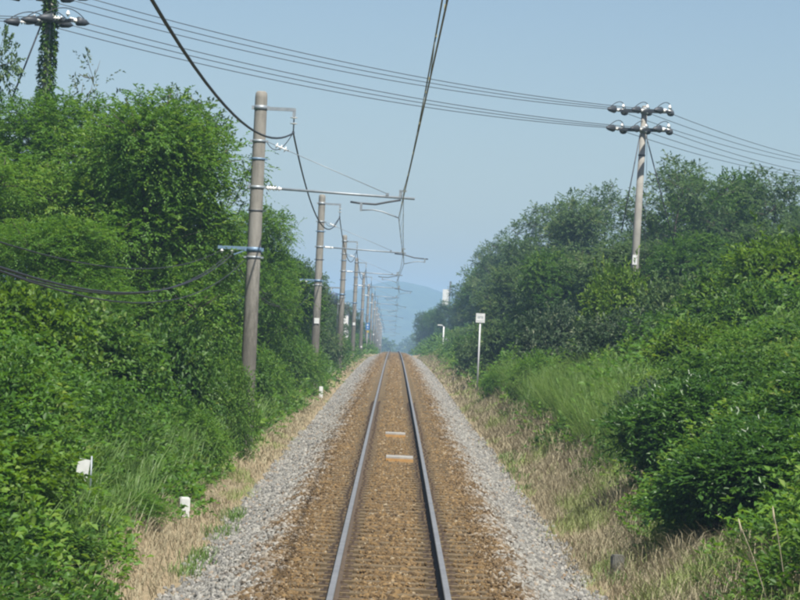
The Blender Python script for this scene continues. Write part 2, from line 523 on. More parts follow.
GAUGE = 0.565
ys_bed = np.concatenate([np.arange(-40, 20, 4), np.arange(20, 130, 0.4), np.arange(130, 500, 3), np.arange(500, 1400, 30)])
bed_x = np.concatenate([np.linspace(-2.45, -1.35, 7), np.linspace(-1.2, -0.86, 3), [-0.78, -0.73, -0.41, -0.36], np.linspace(-0.28, 0.28, 5), [0.36, 0.41, 0.73, 0.78], np.linspace(0.86, 1.2, 3), np.linspace(1.35, 2.45, 7)])
def bed_profile(x):
    ax = np.abs(x)
    h = np.interp(ax, [0, 0.28, 0.36, 0.41, 0.73, 0.78, 0.86, 1.4, 2.3, 2.45], [-0.172, -0.178, -0.20, -0.33, -0.33, -0.20, -0.182, -0.19, -0.62, -0.72])
    return h
def bed_h(X, Y):
    n = (vnoise(X * 3.3, Y * 2.2, 21) - 0.5) * 0.035 + (vnoise(X * 0.9, Y * 0.5, 22) - 0.5) * 0.06 * np.clip((np.abs(X) - 1.2), 0, 1)
    return rail(Y) + bed_profile(X) + n
tag(grid_sheet('ballast_bed', bed_x, ys_bed, bed_h, 'ballast_bed'), 'brown and grey crushed stone bed under the track', 'ballast')

track = empty('railway_track', (0, 0, 0), 'single railway track of two steel rails on wooden sleepers', 'railway track')
RP = [(-0.060, -0.150), (0.060, -0.150), (0.060, -0.138), (0.012, -0.122), (0.008, -0.045), (0.032, -0.036), (0.0325, -0.008), (0.026, 0.0), (-0.026, 0.0), (-0.0325, -0.008), (-0.032, -0.036), (-0.008, -0.045), (-0.012, -0.122), (-0.060, -0.138)]
RMI = [0, 0, 0, 0, 0, 0, 1, 1, 1, 0, 0, 0, 0, 0]
ys_r = np.concatenate([np.arange(-40, 500, 4), np.arange(500, 1400, 25)])
for sx in (-1, 1):
    sweep('rail', [(p[0] + sx * GAUGE, p[1]) for p in RP], ys_r, 0.0, ('rail_side', 'rail_head'), track, RMI, True)
def sleeper_mesh(seed):
    q = random.Random(seed)
    b = bmesh.new()
    bmesh.ops.create_cube(b, size=1)
    for v in b.verts:
        v.co = Vector((v.co.x * (2.10 + q.uniform(-.06, .06)), v.co.y * (0.215 + q.uniform(-.02, .02)), v.co.z * 0.14 - 0.07 + q.uniform(-.006, .006)))
    bmesh.ops.bevel(b, geom=b.edges[:], offset=0.008, segments=1, affect='EDGES')
    me = bpy.data.meshes.new('sleeper'); b.to_mesh(me); b.free()
    me.materials.append(M['sleeper_wood'])
    return me
SM = [sleeper_mesh(k) for k in range(5)]
pm = MB().box((0, 0, 0.004), (0.30, 0.16, 0.016)).box((0.095, 0.03, 0.026), (0.035, 0.035, 0.035)).box((-0.095, -0.03, 0.026), (0.035, 0.035, 0.035))
plate0 = pm.build('tie_plate', 'tie_plate'); PM = plate0.data
bpy.data.objects.remove(plate0)
yk, k = 22.0, 0
rest = MB()
while yk < 420:
    z = float(rail(yk)) - 0.152
    if k < 290:
        o = link('sleeper', SM[k % 5], (), track, (random.uniform(-.03, .03), yk, z))
        o.rotation_euler.z = random.uniform(-.012, .012)
        if k < 110:
            for sx in (-1, 1):
                link('tie_plate', PM, (), o, (sx * GAUGE, 0, 0.0))
    else:
        rest.box((0, yk, z - 0.07), (2.1, 0.21, 0.14))
    yk += 0.62 + random.uniform(-.02, .02); k += 1
tag(rest.build('sleepers', 'sleeper_wood', track), kind='stuff')

# crushed stone: real stones near the camera, scattered as instances
def stone_collection():
    c = bpy.data.collections.new('stone_shapes')
    for i in range(6):
        b = bmesh.new()
        bmesh.ops.create_icosphere(b, subdivisions=1, radius=1.0)
        q = random.Random(100 + i)
        sc = Vector((q.uniform(.8, 1.25), q.uniform(.7, 1.1), q.uniform(.55, .85)))
        for v in b.verts:
            v.co = Vector((v.co.x * sc.x, v.co.y * sc.y, v.co.z * sc.z)) * q.uniform(0.72, 1.12)
        me = bpy.data.meshes.new('stone'); b.to_mesh(me); b.free()
        me.materials.append(M['ballast_stone'])
        c.objects.link(bpy.data.objects.new('stone_shape', me))
    return c
STONES = stone_collection()
def scatter(name, pts, smin, smax, label, cat):
    me = bpy.data.meshes.new(name)
    me.vertices.add(len(pts))
    me.vertices.foreach_set('co', np.ascontiguousarray(pts, dtype=np.float32).ravel())
    o = link(name, me)
    ng = bpy.data.node_groups.new(name, 'GeometryNodeTree')
    ng.interface.new_socket('Geometry', in_out='INPUT', socket_type='NodeSocketGeometry')
    ng.interface.new_socket('Geometry', in_out='OUTPUT', socket_type='NodeSocketGeometry')
    N = ng.nodes
    gi, go = N.new('NodeGroupInput'), N.new('NodeGroupOutput')
    ip = N.new('GeometryNodeInstanceOnPoints')
    ci = N.new('GeometryNodeCollectionInfo')
    ci.inputs['Collection'].default_value = STONES
    ci.inputs['Separate Children'].default_value = True
    ci.inputs['Reset Children'].default_value = True
    rr = N.new('FunctionNodeRandomValue'); rr.data_type = 'FLOAT_VECTOR'
    rr.inputs[0].default_value = (0, 0, 0); rr.inputs[1].default_value = (6.28, 6.28, 6.28)
    rs = N.new('FunctionNodeRandomValue'); rs.data_type = 'FLOAT'
    rs.inputs[2].default_value = smin; rs.inputs[3].default_value = smax
    rs.inputs['Seed'].default_value = 5
    ip.inputs['Pick Instance'].default_value = True
    L = ng.links
    L.new(gi.outputs[0], ip.inputs['Points'])
    L.new(ci.outputs[0], ip.inputs['Instance'])
    L.new(rr.outputs[0], ip.inputs['Rotation'])
    L.new(rs.outputs[1], ip.inputs['Scale'])
    L.new(ip.outputs[0], go.inputs[0])
    md = o.modifiers.new('scatter', 'NODES'); md.node_group = ng
    return tag(o, label, cat, kind='stuff')
def stone_points(y0, y1, dens, x0, x1):
    n = int((y1 - y0) * (x1 - x0) * dens)
    x = rng.uniform(x0, x1, n); y = rng.uniform(y0, y1, n)
    keep = (np.abs(np.abs(x) - GAUGE) > 0.17 + 0.06 * rng.random(n))
    core = np.abs(x) < 1.25
    keep &= ~core | (rng.random(n) < 0.42)
    keep &= rng.random(n) < np.clip((2.62 - np.abs(x) + 0.3 * (vnoise(x * 0 + np.sign(x) * 9, y * 0.8, 31) - 0.5)) / 0.35, 0, 1)
    x, y = x[keep], y[keep]
    return np.stack([x, y, np.maximum(bed_h(x, y), terrain(x, y)) + 0.006], -1)
def dust_points(y0, y1, dens):
    n = int((y1 - y0) * 2.7 * dens)
    x = rng.uniform(-1.35, 1.35, n); y = rng.uniform(y0, y1, n)
    k_ = (np.abs(np.abs(x) - GAUGE) > 0.15 + 0.07 * rng.random(n)) & (rng.random(n) < 0.35 + 0.9 * vnoise(x * 1.5, y * 1.1, 77))
    x, y = x[k_], y[k_]
    return np.stack([x, y, np.maximum(bed_h(x, y), rail(y) - 0.158) + 0.002], -1)
scatter('ballast_grit', np.concatenate([dust_points(22, 50, 260), dust_points(50, 80, 120)]), 0.008, 0.024, 'fine rusty grit spread over the sleepers between the rails', 'gravel')
pts = np.concatenate([stone_points(22, 45, 300, -2.6, 2.6), stone_points(45, 75, 260, -2.5, 2.5), stone_points(75, 130, 170, -2.4, 2.4)])
scatter('ballast_gravel', pts, 0.017, 0.050, 'loose crushed stones lying over the track bed', 'gravel')
scatter('ballast_gravel', stone_points(130, 270, 75, -2.4, 2.4), 0.035, 0.075, 'loose crushed stones on the far track bed up to the crest', 'gravel')

# two boards with pale tops lying between the rails
for (yy, xx, w, lab) in ((53.4, 0.14, 0.52, 'nearer of two pale boards with orange front edge between the rails'), (64.0, 0.06, 0.46, 'farther of two pale boards with orange front edge between the rails')):
    b = empty('track_board', (xx, yy, float(rail(yy)) - 0.155), lab, 'board', 'pale boards between the rails')
    rot = Matrix.Rotation(R(-18), 3, 'X')
    MB().box((0, 0, 0.085), (w, 0.46, 0.03), Matrix.Rotation(R(1.8), 3, 'X')).build('top_plate', 'board_white', b)
    MB().box((0, -0.245, 0.025), (w + 0.01, 0.03, 0.07)).build('front_edge', 'board_orange', b)
    for sx in (-1, 1):
        MB().box((sx * (w / 2 - 0.05), 0, 0.03), (0.06, 0.4, 0.06)).build('foot', 'steel_dark', b)

# ------------------------------------------------------------------ foliage builders
def leaf_arrays(P, A, Nn, L, W, fold=0.25):
    """one folded leaf (two triangles) for every position P with axis A and normal Nn"""
    A = unit(A)
    S = unit(np.cross(A, Nn))
    Nn = np.cross(S, A)
    L = L[:, None]; W = W[:, None]
    v0 = P
    v2 = P + A * L - Nn * (L * 0.12)
    mid = P + A * L * 0.45 + Nn * (W * fold)
    v1 = mid - S * W * 0.5
    v3 = mid + S * W * 0.5
    V = np.stack([v0, v1, v2, v3], 1).reshape(-1, 3)
    i = np.arange(len(P)) * 4
    T = np.stack([np.stack([i, i + 2, i + 1], -1), np.stack([i, i + 3, i + 2], -1)], 1).reshape(-1, 3)
    return V, T

def sprays(g, P, D, k, slen, L, W, droop=0.35, spread=0.9, tint=None, tint_var=0.35, upn=0.9):
    """k leaves along a short twig at every position P pointing along D"""
    n = len(P)
    D = unit(D)
    t = np.tile(np.linspace(0.0, 1.0, k), n)
    Pi = np.repeat(P, k, 0); Di = np.repeat(D, k, 0)
    sl = np.repeat(slen * g.uniform(0.6, 1.3, n), k)
    up_ = np.array([0, 0, 1.0])
    side = unit(np.cross(Di, up_) + g.normal(0, .15, (n * k, 3)))
    sg = np.where(np.arange(n * k) % 2 == 0, 1.0, -1.0)[:, None]
    pos = Pi + Di * (t * sl)[:, None] - up_ * (droop * sl * t * t)[:, None]
    ax = Di * (0.55 + 0.5 * t[:, None]) + side * sg * spread * (1.1 - 0.6 * t[:, None]) + g.normal(0, .28, (n * k, 3))
    ax[:, 2] -= droop * 0.7
    nm = up_ * upn + Di * 0.25 + g.normal(0, .38, (n * k, 3))
    Ls = L * g.uniform(0.65, 1.3, n * k)
    V, T = leaf_arrays(pos, ax, nm, Ls, Ls * W / L)
    if tint is None:
        tint = g.beta(2.0, 2.4, n)
    tt = np.repeat(tint, k) + g.normal(0, tint_var * 0.4, n * k)
    return V, T, np.repeat(np.clip(tt, 0, 1), 2)

def merge(parts):
    Vs, Ts, Cs, b = [], [], [], 0
    for V, T, C in parts:
        Vs.append(V); Ts.append(T + b); Cs.append(C); b += len(V)
    return np.concatenate(Vs), np.concatenate(Ts), np.concatenate(Cs)

def lobe_crown(g, lobes, dens, k, slen, L, W, inner=0.25, shoots=1.6, **kw):
    """leaf sprays over and inside a set of lobes (centre, radii)"""
    parts = []
    for (c, r_) in lobes:
        c = np.array(c, float); r_ = np.array(r_, float)
        area = 4 * math.pi * ((r_[0] * r_[1]) ** 1.6 / 3 + (r_[0] * r_[2]) ** 1.6 / 3 + (r_[1] * r_[2]) ** 1.6 / 3) ** (1 / 1.6)
        n = max(6, int(area * dens))
        d = unit(g.normal(0, 1, (n, 3)) + np.array([0, 0, 0.25]))
        rad = g.uniform(0.78, 1.08, n)
        deep = g.random(n) < inner
        rad[deep] = g.uniform(0.35, 0.8, deep.sum())
        lump = 0.86 + 0.3 * vnoise(d[:, 0] * 2.3 + c[0] * 3, d[:, 1] * 2.3 + d[:, 2] * 2.1 + c[1], int(abs(c[2]) * 10) + 1)
        P = c + d * r_ * (rad * lump)[:, None]
        D = d * 0.9 + g.normal(0, .45, (n, 3)) + np.array([0, 0, 0.15])
        base = g.normal(0, 0.10)
        tint = np.clip(g.beta(2.2, 2.4, n) * 0.75 + 0.12 + base, 0, 1)
        parts.append(sprays(g, P, D, k, slen, L, W, tint=tint, **kw))
        m_ = int(area * shoots) + 1
        d = unit(g.normal(0, 1, (m_, 3)) + np.array([0, 0, 0.7]))
        P = c + d * r_ * g.uniform(0.85, 1.12, m_)[:, None]
        D = d * 0.8 + g.normal(0, .3, (m_, 3)) + np.array([0, 0, 0.55])
        parts.append(sprays(g, P, D, k + 5, slen * g.uniform(1.4, 2.4), L, W, tint=np.clip(g.beta(2.6, 2, m_), 0, 1), **kw))
    return merge(parts)

def tree_lobes(g, H, Rr, zc, n, flat=1.0, core=0.62, lobe=0.9):
    """lobes spread over a crown of half width Rr between zc and H"""
    lobes = []
    hh = (H - zc)
    for i in range(n):
        a = g.uniform(0, 2 * math.pi); u = g.uniform(-0.9, 1.0)
        w = math.sqrt(max(0, 1 - u * u * 0.85)) * g.uniform(0.40, 1.08)
        r_ = Rr * g.uniform(0.20, 0.40) * lobe
        z = zc + hh * (0.5 + 0.42 * u + g.normal(0, 0.07))
        lobes.append(((math.cos(a) * w * Rr * 0.85, math.sin(a) * w * Rr * 0.85, z), (r_ * 1.1, r_ * 1.1, r_ * 0.82 * flat)))
    lobes.append(((0, 0, zc + hh * 0.5), (Rr * core, Rr * core, hh * core * 0.65)))
    lobes.append(((g.uniform(-.2, .2) * Rr, g.uniform(-.2, .2) * Rr, H - Rr * 0.28), (Rr * 0.30, Rr * 0.30, Rr * 0.30)))
    return lobes

def trunk_mesh(name, g, H, lobes, r0, mat='bark', twigs=True, lean=0.0):
    mb = MB()
    top = H * 0.82
    n = 8
    px = [(lean * (i / n) * H * 0.2 + math.sin(i * 1.3 + g.uniform(0, 1)) * 0.05 * (i > 0), math.cos(i * 1.7) * 0.05 * (i > 0), top * i / n - 0.3 * (i == 0)) for i in range(n + 1)]
    mb.tube(px, [r0 * (1 - 0.85 * i / n) + 0.012 for i in range(n + 1)], 8)
    for (c, r_) in lobes:
        c = Vector(c)
        zb = max(0.15 * H, c.z - 0.55 * math.hypot(c.x, c.y) - 0.3)
        zb = min(zb, top * 0.95)
        b = Vector((lean * zb * 0.2, 0, zb))
        mid = b.lerp(c, 0.5) + Vector((0, 0, -0.12 * (c - b).length))
        rr = r0 * (1 - 0.8 * zb / top) * 0.5
        tip = c + (c - mid) * 0.35
        mb.tube([b, mid, c, tip], [rr, rr * 0.7, rr * 0.4, 0.008], 5)
        if twigs:
            for _ in range(4):
                d = Vector(g.normal(0, 1, 3)); d.z = abs(d.z) * 0.7; d.normalize()
                mb.tube([c, c + d * r_[0] * 0.6, c + d * r_[0] * 1.0 + Vector((0, 0, 0.05))], [rr * 0.35, 0.012, 0.005], 4)
    me_o = mb.build(name, mat)
    me = me_o.data
    bpy.data.objects.remove(me_o)
    return me

LIB = {}
def make_tree(key, seed, H, Rr, zc, nl, dens, k, slen, L, W, mat, r0=0.13, lean=0.0, core=0.55, lobe=0.9, **kw):
    g = np.random.default_rng(seed)
    lobes = tree_lobes(g, H, Rr, zc, nl, core=core, lobe=lobe)
    V, T, C = lobe_crown(g, lobes, dens, k, slen, L, W, **kw)
    cm = np_mesh('crown', V, T, C); cm.materials.append(M[mat])
    LIB[key] = (trunk_mesh('trunk', g, H, lobes, r0, lean=lean), cm, H, Rr)

# feathery locust-like trees, broad-leaved trees, pale trees (heights in metres at scale 1)
make_tree('locust_a', 1, 7.6, 2.7, 0.6, 30, 22, 12, 0.46, 0.092, 0.044, 'leaf_bright', droop=0.45, core=0.72)
make_tree('locust_b', 2, 7.2, 2.9, 0.5, 31, 22, 12, 0.46, 0.092, 0.044, 'leaf_bright', droop=0.45, core=0.72)
make_tree('broad_a', 3, 7.0, 2.9, 0.8, 27, 15, 7, 0.34, 0.16, 0.085, 'leaf_dark')
make_tree('broad_b', 4, 7.4, 2.6, 1.2, 24, 14, 7, 0.36, 0.16, 0.085, 'leaf_dark')
make_tree('broad_c', 5, 6.8, 3.2, 0.7, 29, 14, 7, 0.34, 0.16, 0.08, 'leaf_mid')
make_tree('airy', 6, 8.0, 2.3, 2.0, 20, 10, 6, 0.34, 0.15, 0.075, 'leaf_dark', core=0.3, lobe=0.75, inner=0.05, r0=0.11)
make_tree('airy_b', 9, 8.0, 2.5, 2.4, 17, 10, 6, 0.34, 0.15, 0.075, 'leaf_dark', core=0.3, lobe=0.75, inner=0.05, r0=0.11)
make_tree('bare', 8, 6.2, 1.5, 2.5, 12, 2.2, 4, 0.3, 0.11, 0.06, 'leaf_grey', core=0.3, lobe=0.8, inner=0.0, r0=0.08)

def make_bush(key, seed, H, Rr, nl, dens, k, slen, L, W, mat, skirts=True, **kw):
    g = np.random.default_rng(seed)
    lobes = []
    for i in range(nl):
        a = g.uniform(0, 2 * math.pi); w = math.sqrt(g.uniform(0, 1)) * 0.75
        r_ = Rr * g.uniform(0.26, 0.44)
        z = H * g.uniform(0.22, 0.80) * (1 - 0.4 * w)
        lobes.append(((math.cos(a) * w * Rr, math.sin(a) * w * Rr, z), (r_, r_, r_ * 0.8)))
    lobes.append(((0, 0, H * 0.42), (Rr * 0.72, Rr * 0.72, H * 0.42)))
    V, T, C = lobe_crown(g, lobes, dens, k, slen, L, W, **kw)
    keep = V[:, 2].reshape(-1, 4).min(1) > -0.25
    Tq = T.reshape(-1, 2, 3)[keep].reshape(-1, 3); Cq = C.reshape(-1, 2)[keep].ravel()
    cm = np_mesh('foliage', V, Tq, Cq); cm.materials.append(M[mat])
    LIB[key] = (trunk_mesh('stem', g, H * 0.8, lobes[:8], 0.05, twigs=False), cm, H, Rr)

make_bush('gloss', 21, 2.1, 1.6, 19, 52, 8, 0.26, 0.118, 0.042, 'leaf_gloss', droop=0.3)
make_bush('kudzu_a', 22, 1.7, 1.4, 18, 50, 6, 0.26, 0.105, 0.072, 'leaf_yellow', droop=0.5)
make_bush('kudzu_b', 23, 2.1, 1.5, 19, 50, 6, 0.26, 0.105, 0.066, 'leaf_mid', droop=0.5)
make_bush('fine', 24, 1.9, 1.3, 18, 55, 9, 0.30, 0.075, 0.033, 'leaf_bright', droop=0.4)
make_bush('yellow', 25, 2.1, 1.6, 18, 40, 7, 0.28, 0.115, 0.055, 'leaf_yellow', droop=0.3)
make_bush('grey', 26, 1.9, 1.6, 18, 40, 7, 0.26, 0.105, 0.055, 'leaf_grey', droop=0.3)
make_bush('dark', 27, 2.0, 1.5, 18, 40, 7, 0.26, 0.12, 0.06, 'leaf_dark', droop=0.35)

def plant(key, name, x, y, top, label, group, rx=None, cat='tree', sink=0.1):
    """top: height of the plant's top above the rails at that place"""
    tm, cm, H, Rr = LIB[key]
    g0 = float(terrain(x, y)) - sink
    h = float(rail(y)) + top - g0
    s = h / H
    o = empty(name, (x, y, g0), label, cat, group)
    o.rotation_euler.z = random.uniform(0, 6.28)
    wx = (rx / Rr) if rx else s
    o.scale = (wx, wx, s)
    link('trunk' if cat == 'tree' else 'stem', tm, (), o)
    link('crown' if cat == 'tree' else 'foliage', cm, (), o)
    return o

LT, RT = 'trees on the left bank', 'trees on the right bank'
LS, RS = 'shrubs on the left bank', 'shrubs on the right bank'
# ---- left trees
plant('locust_a', 'locust_tree', -5.75, 61, 6.9, 'bright green feathery tree touching the nearest concrete pole', LT, 2.6)
plant('locust_b', 'locust_tree', -8.1, 66, 7.3, 'bright green feathery tree in front of the ivy-covered pole', LT, 2.8)
plant('locust_b', 'locust_tree', -7.2, 56, 4.2, 'lower green feathery tree below the treetops on the left bank', LT, 2.0)
plant('broad_a', 'broadleaf_tree', -11.5, 68, 10.0, 'tall dark tree at the top left corner beside the ivy-covered pole', LT, 1.75)
plant('airy', 'slender_tree', -6.3, 82, 8.7, 'grey-green airy tree rising just behind the nearest concrete pole', LT, 2.0)
plant('airy_b', 'slender_tree', -8.0, 86, 8.9, 'airy treetop between the ivy-covered pole and the nearest concrete pole', LT, 1.9)
plant('bare', 'twiggy_tree', -8.75, 74, 9.2, 'half bare twiggy treetop just beside the ivy-covered pole', LT, 1.4)
plant('locust_b', 'locust_tree', -4.75, 88, 5.7, 'rounded feathery tree just to the track side of the nearest pole', LT, 1.9)
plant('locust_a', 'locust_tree', -10.8, 60, 6.6, 'leafy tree at the left edge below the tall dark tree', LT, 2.6)
plant('broad_c', 'broadleaf_tree', -5.0, 112, 4.9, 'dark tree between the first and second concrete poles', LT, 2.0)
plant('broad_a', 'broadleaf_tree', -4.9, 133, 5.1, 'dark tree just behind the second concrete pole', LT, 1.7)
plant('broad_b', 'broadleaf_tree', -5.4, 158, 5.0, 'small dark tree beside the pole with the transformer', LT, 1.6)
plant('broad_c', 'broadleaf_tree', -5.9, 190, 4.9, 'small tree behind the pole with the transformer', LT, 1.8)
plant('broad_a', 'broadleaf_tree', -5.6, 232, 4.6, 'small distant tree beside the fourth concrete pole', LT, 1.8)
plant('broad_b', 'broadleaf_tree', -5.5, 285, 4.2, 'small hazy tree beside the fifth and sixth concrete poles', LT, 2.0)
plant('broad_c', 'broadleaf_tree', -5.5, 350, 3.8, 'hazy tree at the crest left of the track', LT, 2.2)
plant('broad_c', 'broadleaf_tree', -9.6, 84, 6.9, 'dark tree filling the bank behind the ivy-covered pole', LT, 3.2)
plant('broad_c', 'broadleaf_tree', -13.2, 78, 7.6, 'dark tree behind the leafy tree at the left edge', LT, 3.2)
plant('locust_b', 'locust_tree', -6.9, 75, 6.6, 'feathery tree behind the bright tree at the nearest pole', LT, 2.6)
# ---- left shrubs
plant('kudzu_a', 'leafy_shrub', -4.9, 31, 1.25, 'yellow-green broad-leaved shrub in the bottom left corner', LS, 1.25, 'shrub')
plant('kudzu_a', 'leafy_shrub', -5.9, 38, 2.0, 'yellow-green broad-leaved shrub at the left edge above the corner shrub', LS, 1.4, 'shrub')
plant('kudzu_b', 'leafy_shrub', -3.95, 30, 0.35, 'low green leafy shrub by the dry strip at the bottom left', LS, 0.8, 'shrub')
plant('fine', 'leafy_shrub', -3.75, 37.5, 0.2, 'low fine-leaved shrub beside the white marker post', LS, 0.7, 'shrub')
plant('kudzu_a', 'leafy_shrub', -6.9, 47, 3.0, 'yellow-green shrub below the sagging black cables at the left edge', LS, 1.5, 'shrub')
plant('kudzu_b', 'leafy_shrub', -5.6, 50, 2.9, 'broad-leaved shrub right under the lowest dip of the black cables', LS, 1.5, 'shrub')
plant('kudzu_b', 'leafy_shrub', -4.6, 54, 2.7, 'dark shrub to the left of the nearest concrete pole', LS, 1.2, 'shrub')
plant('fine', 'leafy_shrub', -3.42, 57, 1.75, 'fine-leaved shrub hiding the foot of the nearest concrete pole', LS, 0.62, 'shrub')
plant('fine', 'leafy_shrub', -3.75, 50.5, 0.95, 'fine-leaved shrub in front of the nearest concrete pole', LS, 0.75, 'shrub')
plant('kudzu_b', 'leafy_shrub', -4.25, 72, 2.1, 'green shrub just past the nearest concrete pole', LS, 1.1, 'shrub')
plant('fine', 'leafy_shrub', -4.05, 82, 1.7, 'round green shrub by the dry strip past the nearest pole', LS, 0.95, 'shrub')
plant('kudzu_b', 'leafy_shrub', -4.1, 95, 2.0, 'dark green shrub in front of the second concrete pole', LS, 1.0, 'shrub')
plant('fine', 'leafy_shrub', -3.75, 106.5, 1.8, 'shrub hiding the foot of the second concrete pole', LS, 1.0, 'shrub')
plant('kudzu_b', 'leafy_shrub', -4.3, 122, 2.0, 'green shrub just past the second concrete pole', LS, 1.2, 'shrub')
plant('dark', 'leafy_shrub', -3.95, 153, 1.9, 'green shrub in front of the pole with the transformer', LS, 1.1, 'shrub')
plant('kudzu_b', 'leafy_shrub', -4.4, 168, 1.8, 'distant green shrub past the pole with the transformer', LS, 1.3, 'shrub')
plant('kudzu_b', 'leafy_shrub', -4.4, 198, 1.6, 'distant shrub hiding the foot of the fourth concrete pole', LS, 1.3, 'shrub')
# ---- right trees
plant('airy_b', 'broadleaf_tree', 12.8, 128, 10.4, 'dark tree right behind the utility pole', RT, 2.8)
plant('broad_c', 'broadleaf_tree', 15.6, 134, 10.2, 'dark tree just right of the utility pole under the power lines', RT, 2.9)
plant('airy', 'slender_tree', 14.0, 140, 11.2, 'airy grey-green treetop standing above the others right of the utility pole', RT, 2.2)
plant('airy', 'broadleaf_tree', 17.6, 130, 10.2, 'dark tree under the power lines towards the right edge', RT, 2.5)
plant('broad_a', 'broadleaf_tree', 19.6, 126, 8.3, 'dark tree at the right edge below the power lines', RT, 2.6)
plant('airy_b', 'slender_tree', 19.0, 138, 9.8, 'airy treetop at the right edge behind the dark trees', RT, 2.0)
plant('airy', 'slender_tree', 11.3, 152, 10.4, 'thin airy tree just left of the utility pole', RT, 1.9)
plant('airy_b', 'slender_tree', 9.9, 158, 9.9, 'thin airy tree second to the left of the utility pole', RT, 1.8)
plant('broad_b', 'broadleaf_tree', 9.6, 150, 9.0, 'broad dark tree left of the utility pole', RT, 2.7)
plant('airy', 'broadleaf_tree', 8.9, 180, 10.2, 'hazy dark tree in the middle of the right treeline', RT, 2.7)
plant('airy_b', 'broadleaf_tree', 8.3, 212, 9.9, 'hazy tree on the descending part of the right treeline', RT, 2.4)
plant('broad_c', 'broadleaf_tree', 8.4, 250, 8.9, 'hazy tree at the left shoulder of the right treeline', RT, 2.9)
plant('broad_a', 'broadleaf_tree', 8.2, 295, 7.4, 'hazy distant tree just beside the tall white board', RT, 2.6)
plant('broad_b', 'broadleaf_tree', 6.7, 345, 6.2, 'hazy low tree below the tall white board', RT, 2.2)
plant('broad_c', 'broadleaf_tree', 5.8, 420, 6.6, 'farthest hazy tree of the right treeline by the track', RT, 2.2)
plant('broad_a', 'broadleaf_tree', 5.6, 490, 7.3, 'tiny hazy tree beyond the crest on the right', RT, 2.4)
plant('broad_c', 'broadleaf_tree', 6.9, 118, 5.6, 'dark rounded tree above the white signboard', RT, 2.2)
plant('broad_a', 'broadleaf_tree', 8.6, 108, 5.9, 'dark green tree in front of the foot of the utility pole', RT, 2.3)
plant('broad_b', 'broadleaf_tree', 6.2, 146, 5.4, 'dark tree just behind the white signboard', RT, 2.0)
plant('broad_c', 'broadleaf_tree', 11.2, 104, 6.2, 'green tree just right of the utility pole foot', RT, 2.3)
plant('broad_b', 'broadleaf_tree', 13.6, 106, 6.6, 'dark green tree at the right edge behind the yellow-green shrub', RT, 2.4)
plant('broad_c', 'broadleaf_tree', 23.0, 150, 9.6, 'tree beyond the right edge of the treeline', RT, 3.0)
plant('broad_a', 'broadleaf_tree', 14.6, 150, 8.4, 'lower dark tree filling in behind the trees right of the utility pole', RT, 3.2)
plant('broad_c', 'broadleaf_tree', 19.4, 146, 8.2, 'lower dark tree filling in behind the trees at the right edge', RT, 3.0)
plant('broad_c', 'broadleaf_tree', 8.8, 168, 7.2, 'lower dark tree filling in behind the middle of the right treeline', RT, 2.6)
plant('broad_a', 'broadleaf_tree', 8.2, 225, 7.2, 'lower hazy tree filling in under the descending right treeline', RT, 2.6)
plant('airy_b', 'slender_tree', 10.5, 166, 10.8, 'thin airy tree third to the left of the utility pole', RT, 2.4)
plant('airy', 'slender_tree', 7.7, 238, 9.6, 'hazy airy tree on the lower steps of the right treeline', RT, 2.4)
plant('broad_b', 'broadleaf_tree', 7.4, 160, 7.4, 'dark tree stepping down towards the track above the white signboard', RT, 2.2)
# ---- right shrubs
plant('gloss', 'glossy_shrub', 4.75, 35.5, 1.55, 'large dark glossy shrub with narrow leaves at the bottom right', RS, 1.55, 'shrub')
plant('gloss', 'glossy_shrub', 6.3, 40, 2.3, 'glossy shrub at the right edge above the bottom right shrub', RS, 1.6, 'shrub')
plant('gloss', 'glossy_shrub', 4.9, 43.5, 1.9, 'dark glossy shrub overhanging the dry grass on the right', RS, 1.45, 'shrub')
plant('gloss', 'glossy_shrub', 5.2, 30.5, 0.75, 'dark leafy shrub cut by the bottom right corner', RS, 1.1, 'shrub')
plant('kudzu_b', 'leafy_shrub', 6.5, 50, 2.5, 'green leafy shrub behind the glossy shrubs on the right', RS, 1.5, 'shrub')
plant('grey', 'leafy_shrub', 5.2, 54, 1.6, 'greyish leafy shrub beside the tall green grass', RS, 1.2, 'shrub')
plant('kudzu_b', 'leafy_shrub', 8.3, 56, 3.2, 'leafy shrub at the right edge on the slope', RS, 1.6, 'shrub')
plant('yellow', 'leafy_shrub', 7.0, 62, 2.9, 'yellow-green shrub on the slope in the middle of the right bank', RS, 1.4, 'shrub')
plant('yellow', 'leafy_shrub', 10.2, 73, 5.4, 'large yellow-green shrub at the right edge below the trees', RS, 2.1, 'shrub')
plant('kudzu_b', 'leafy_shrub', 8.8, 68, 4.2, 'green shrub below the large yellow-green shrub', RS, 1.5, 'shrub')
plant('grey', 'leafy_shrub', 6.3, 76, 3.1, 'pale grey-green shrub halfway up the right bank', RS, 1.5, 'shrub')
plant('yellow', 'leafy_shrub', 7.2, 88, 4.7, 'yellow-green shrub in front of the utility pole', RS, 1.45, 'shrub')
plant('dark', 'leafy_shrub', 8.6, 84, 4.6, 'green shrub to the right of the utility pole foot', RS, 1.5, 'shrub')
plant('grey', 'leafy_shrub', 5.5, 94, 3.3, 'grey-green shrub to the right of the white signboard', RS, 1.4, 'shrub')
plant('fine', 'leafy_shrub', 4.6, 86, 1.9, 'bright fine-leaved shrub above the tall green grass', RS, 1.1, 'shrub')
plant('fine', 'leafy_shrub', 3.95, 99, 1.1, 'low round shrub below the white signboard', RS, 0.85, 'shrub')
plant('dark', 'leafy_shrub', 4.9, 122, 3.0, 'dark shrub right behind the white signboard post', RS, 1.4, 'shrub')
plant('dark', 'leafy_shrub', 4.3, 140, 2.0, 'dark shrub left of the white signboard', RS, 1.2, 'shrub')
plant('kudzu_b', 'leafy_shrub', 5.0, 165, 2.3, 'hazy shrub farther along the right side of the track', RS, 1.5, 'shrub')
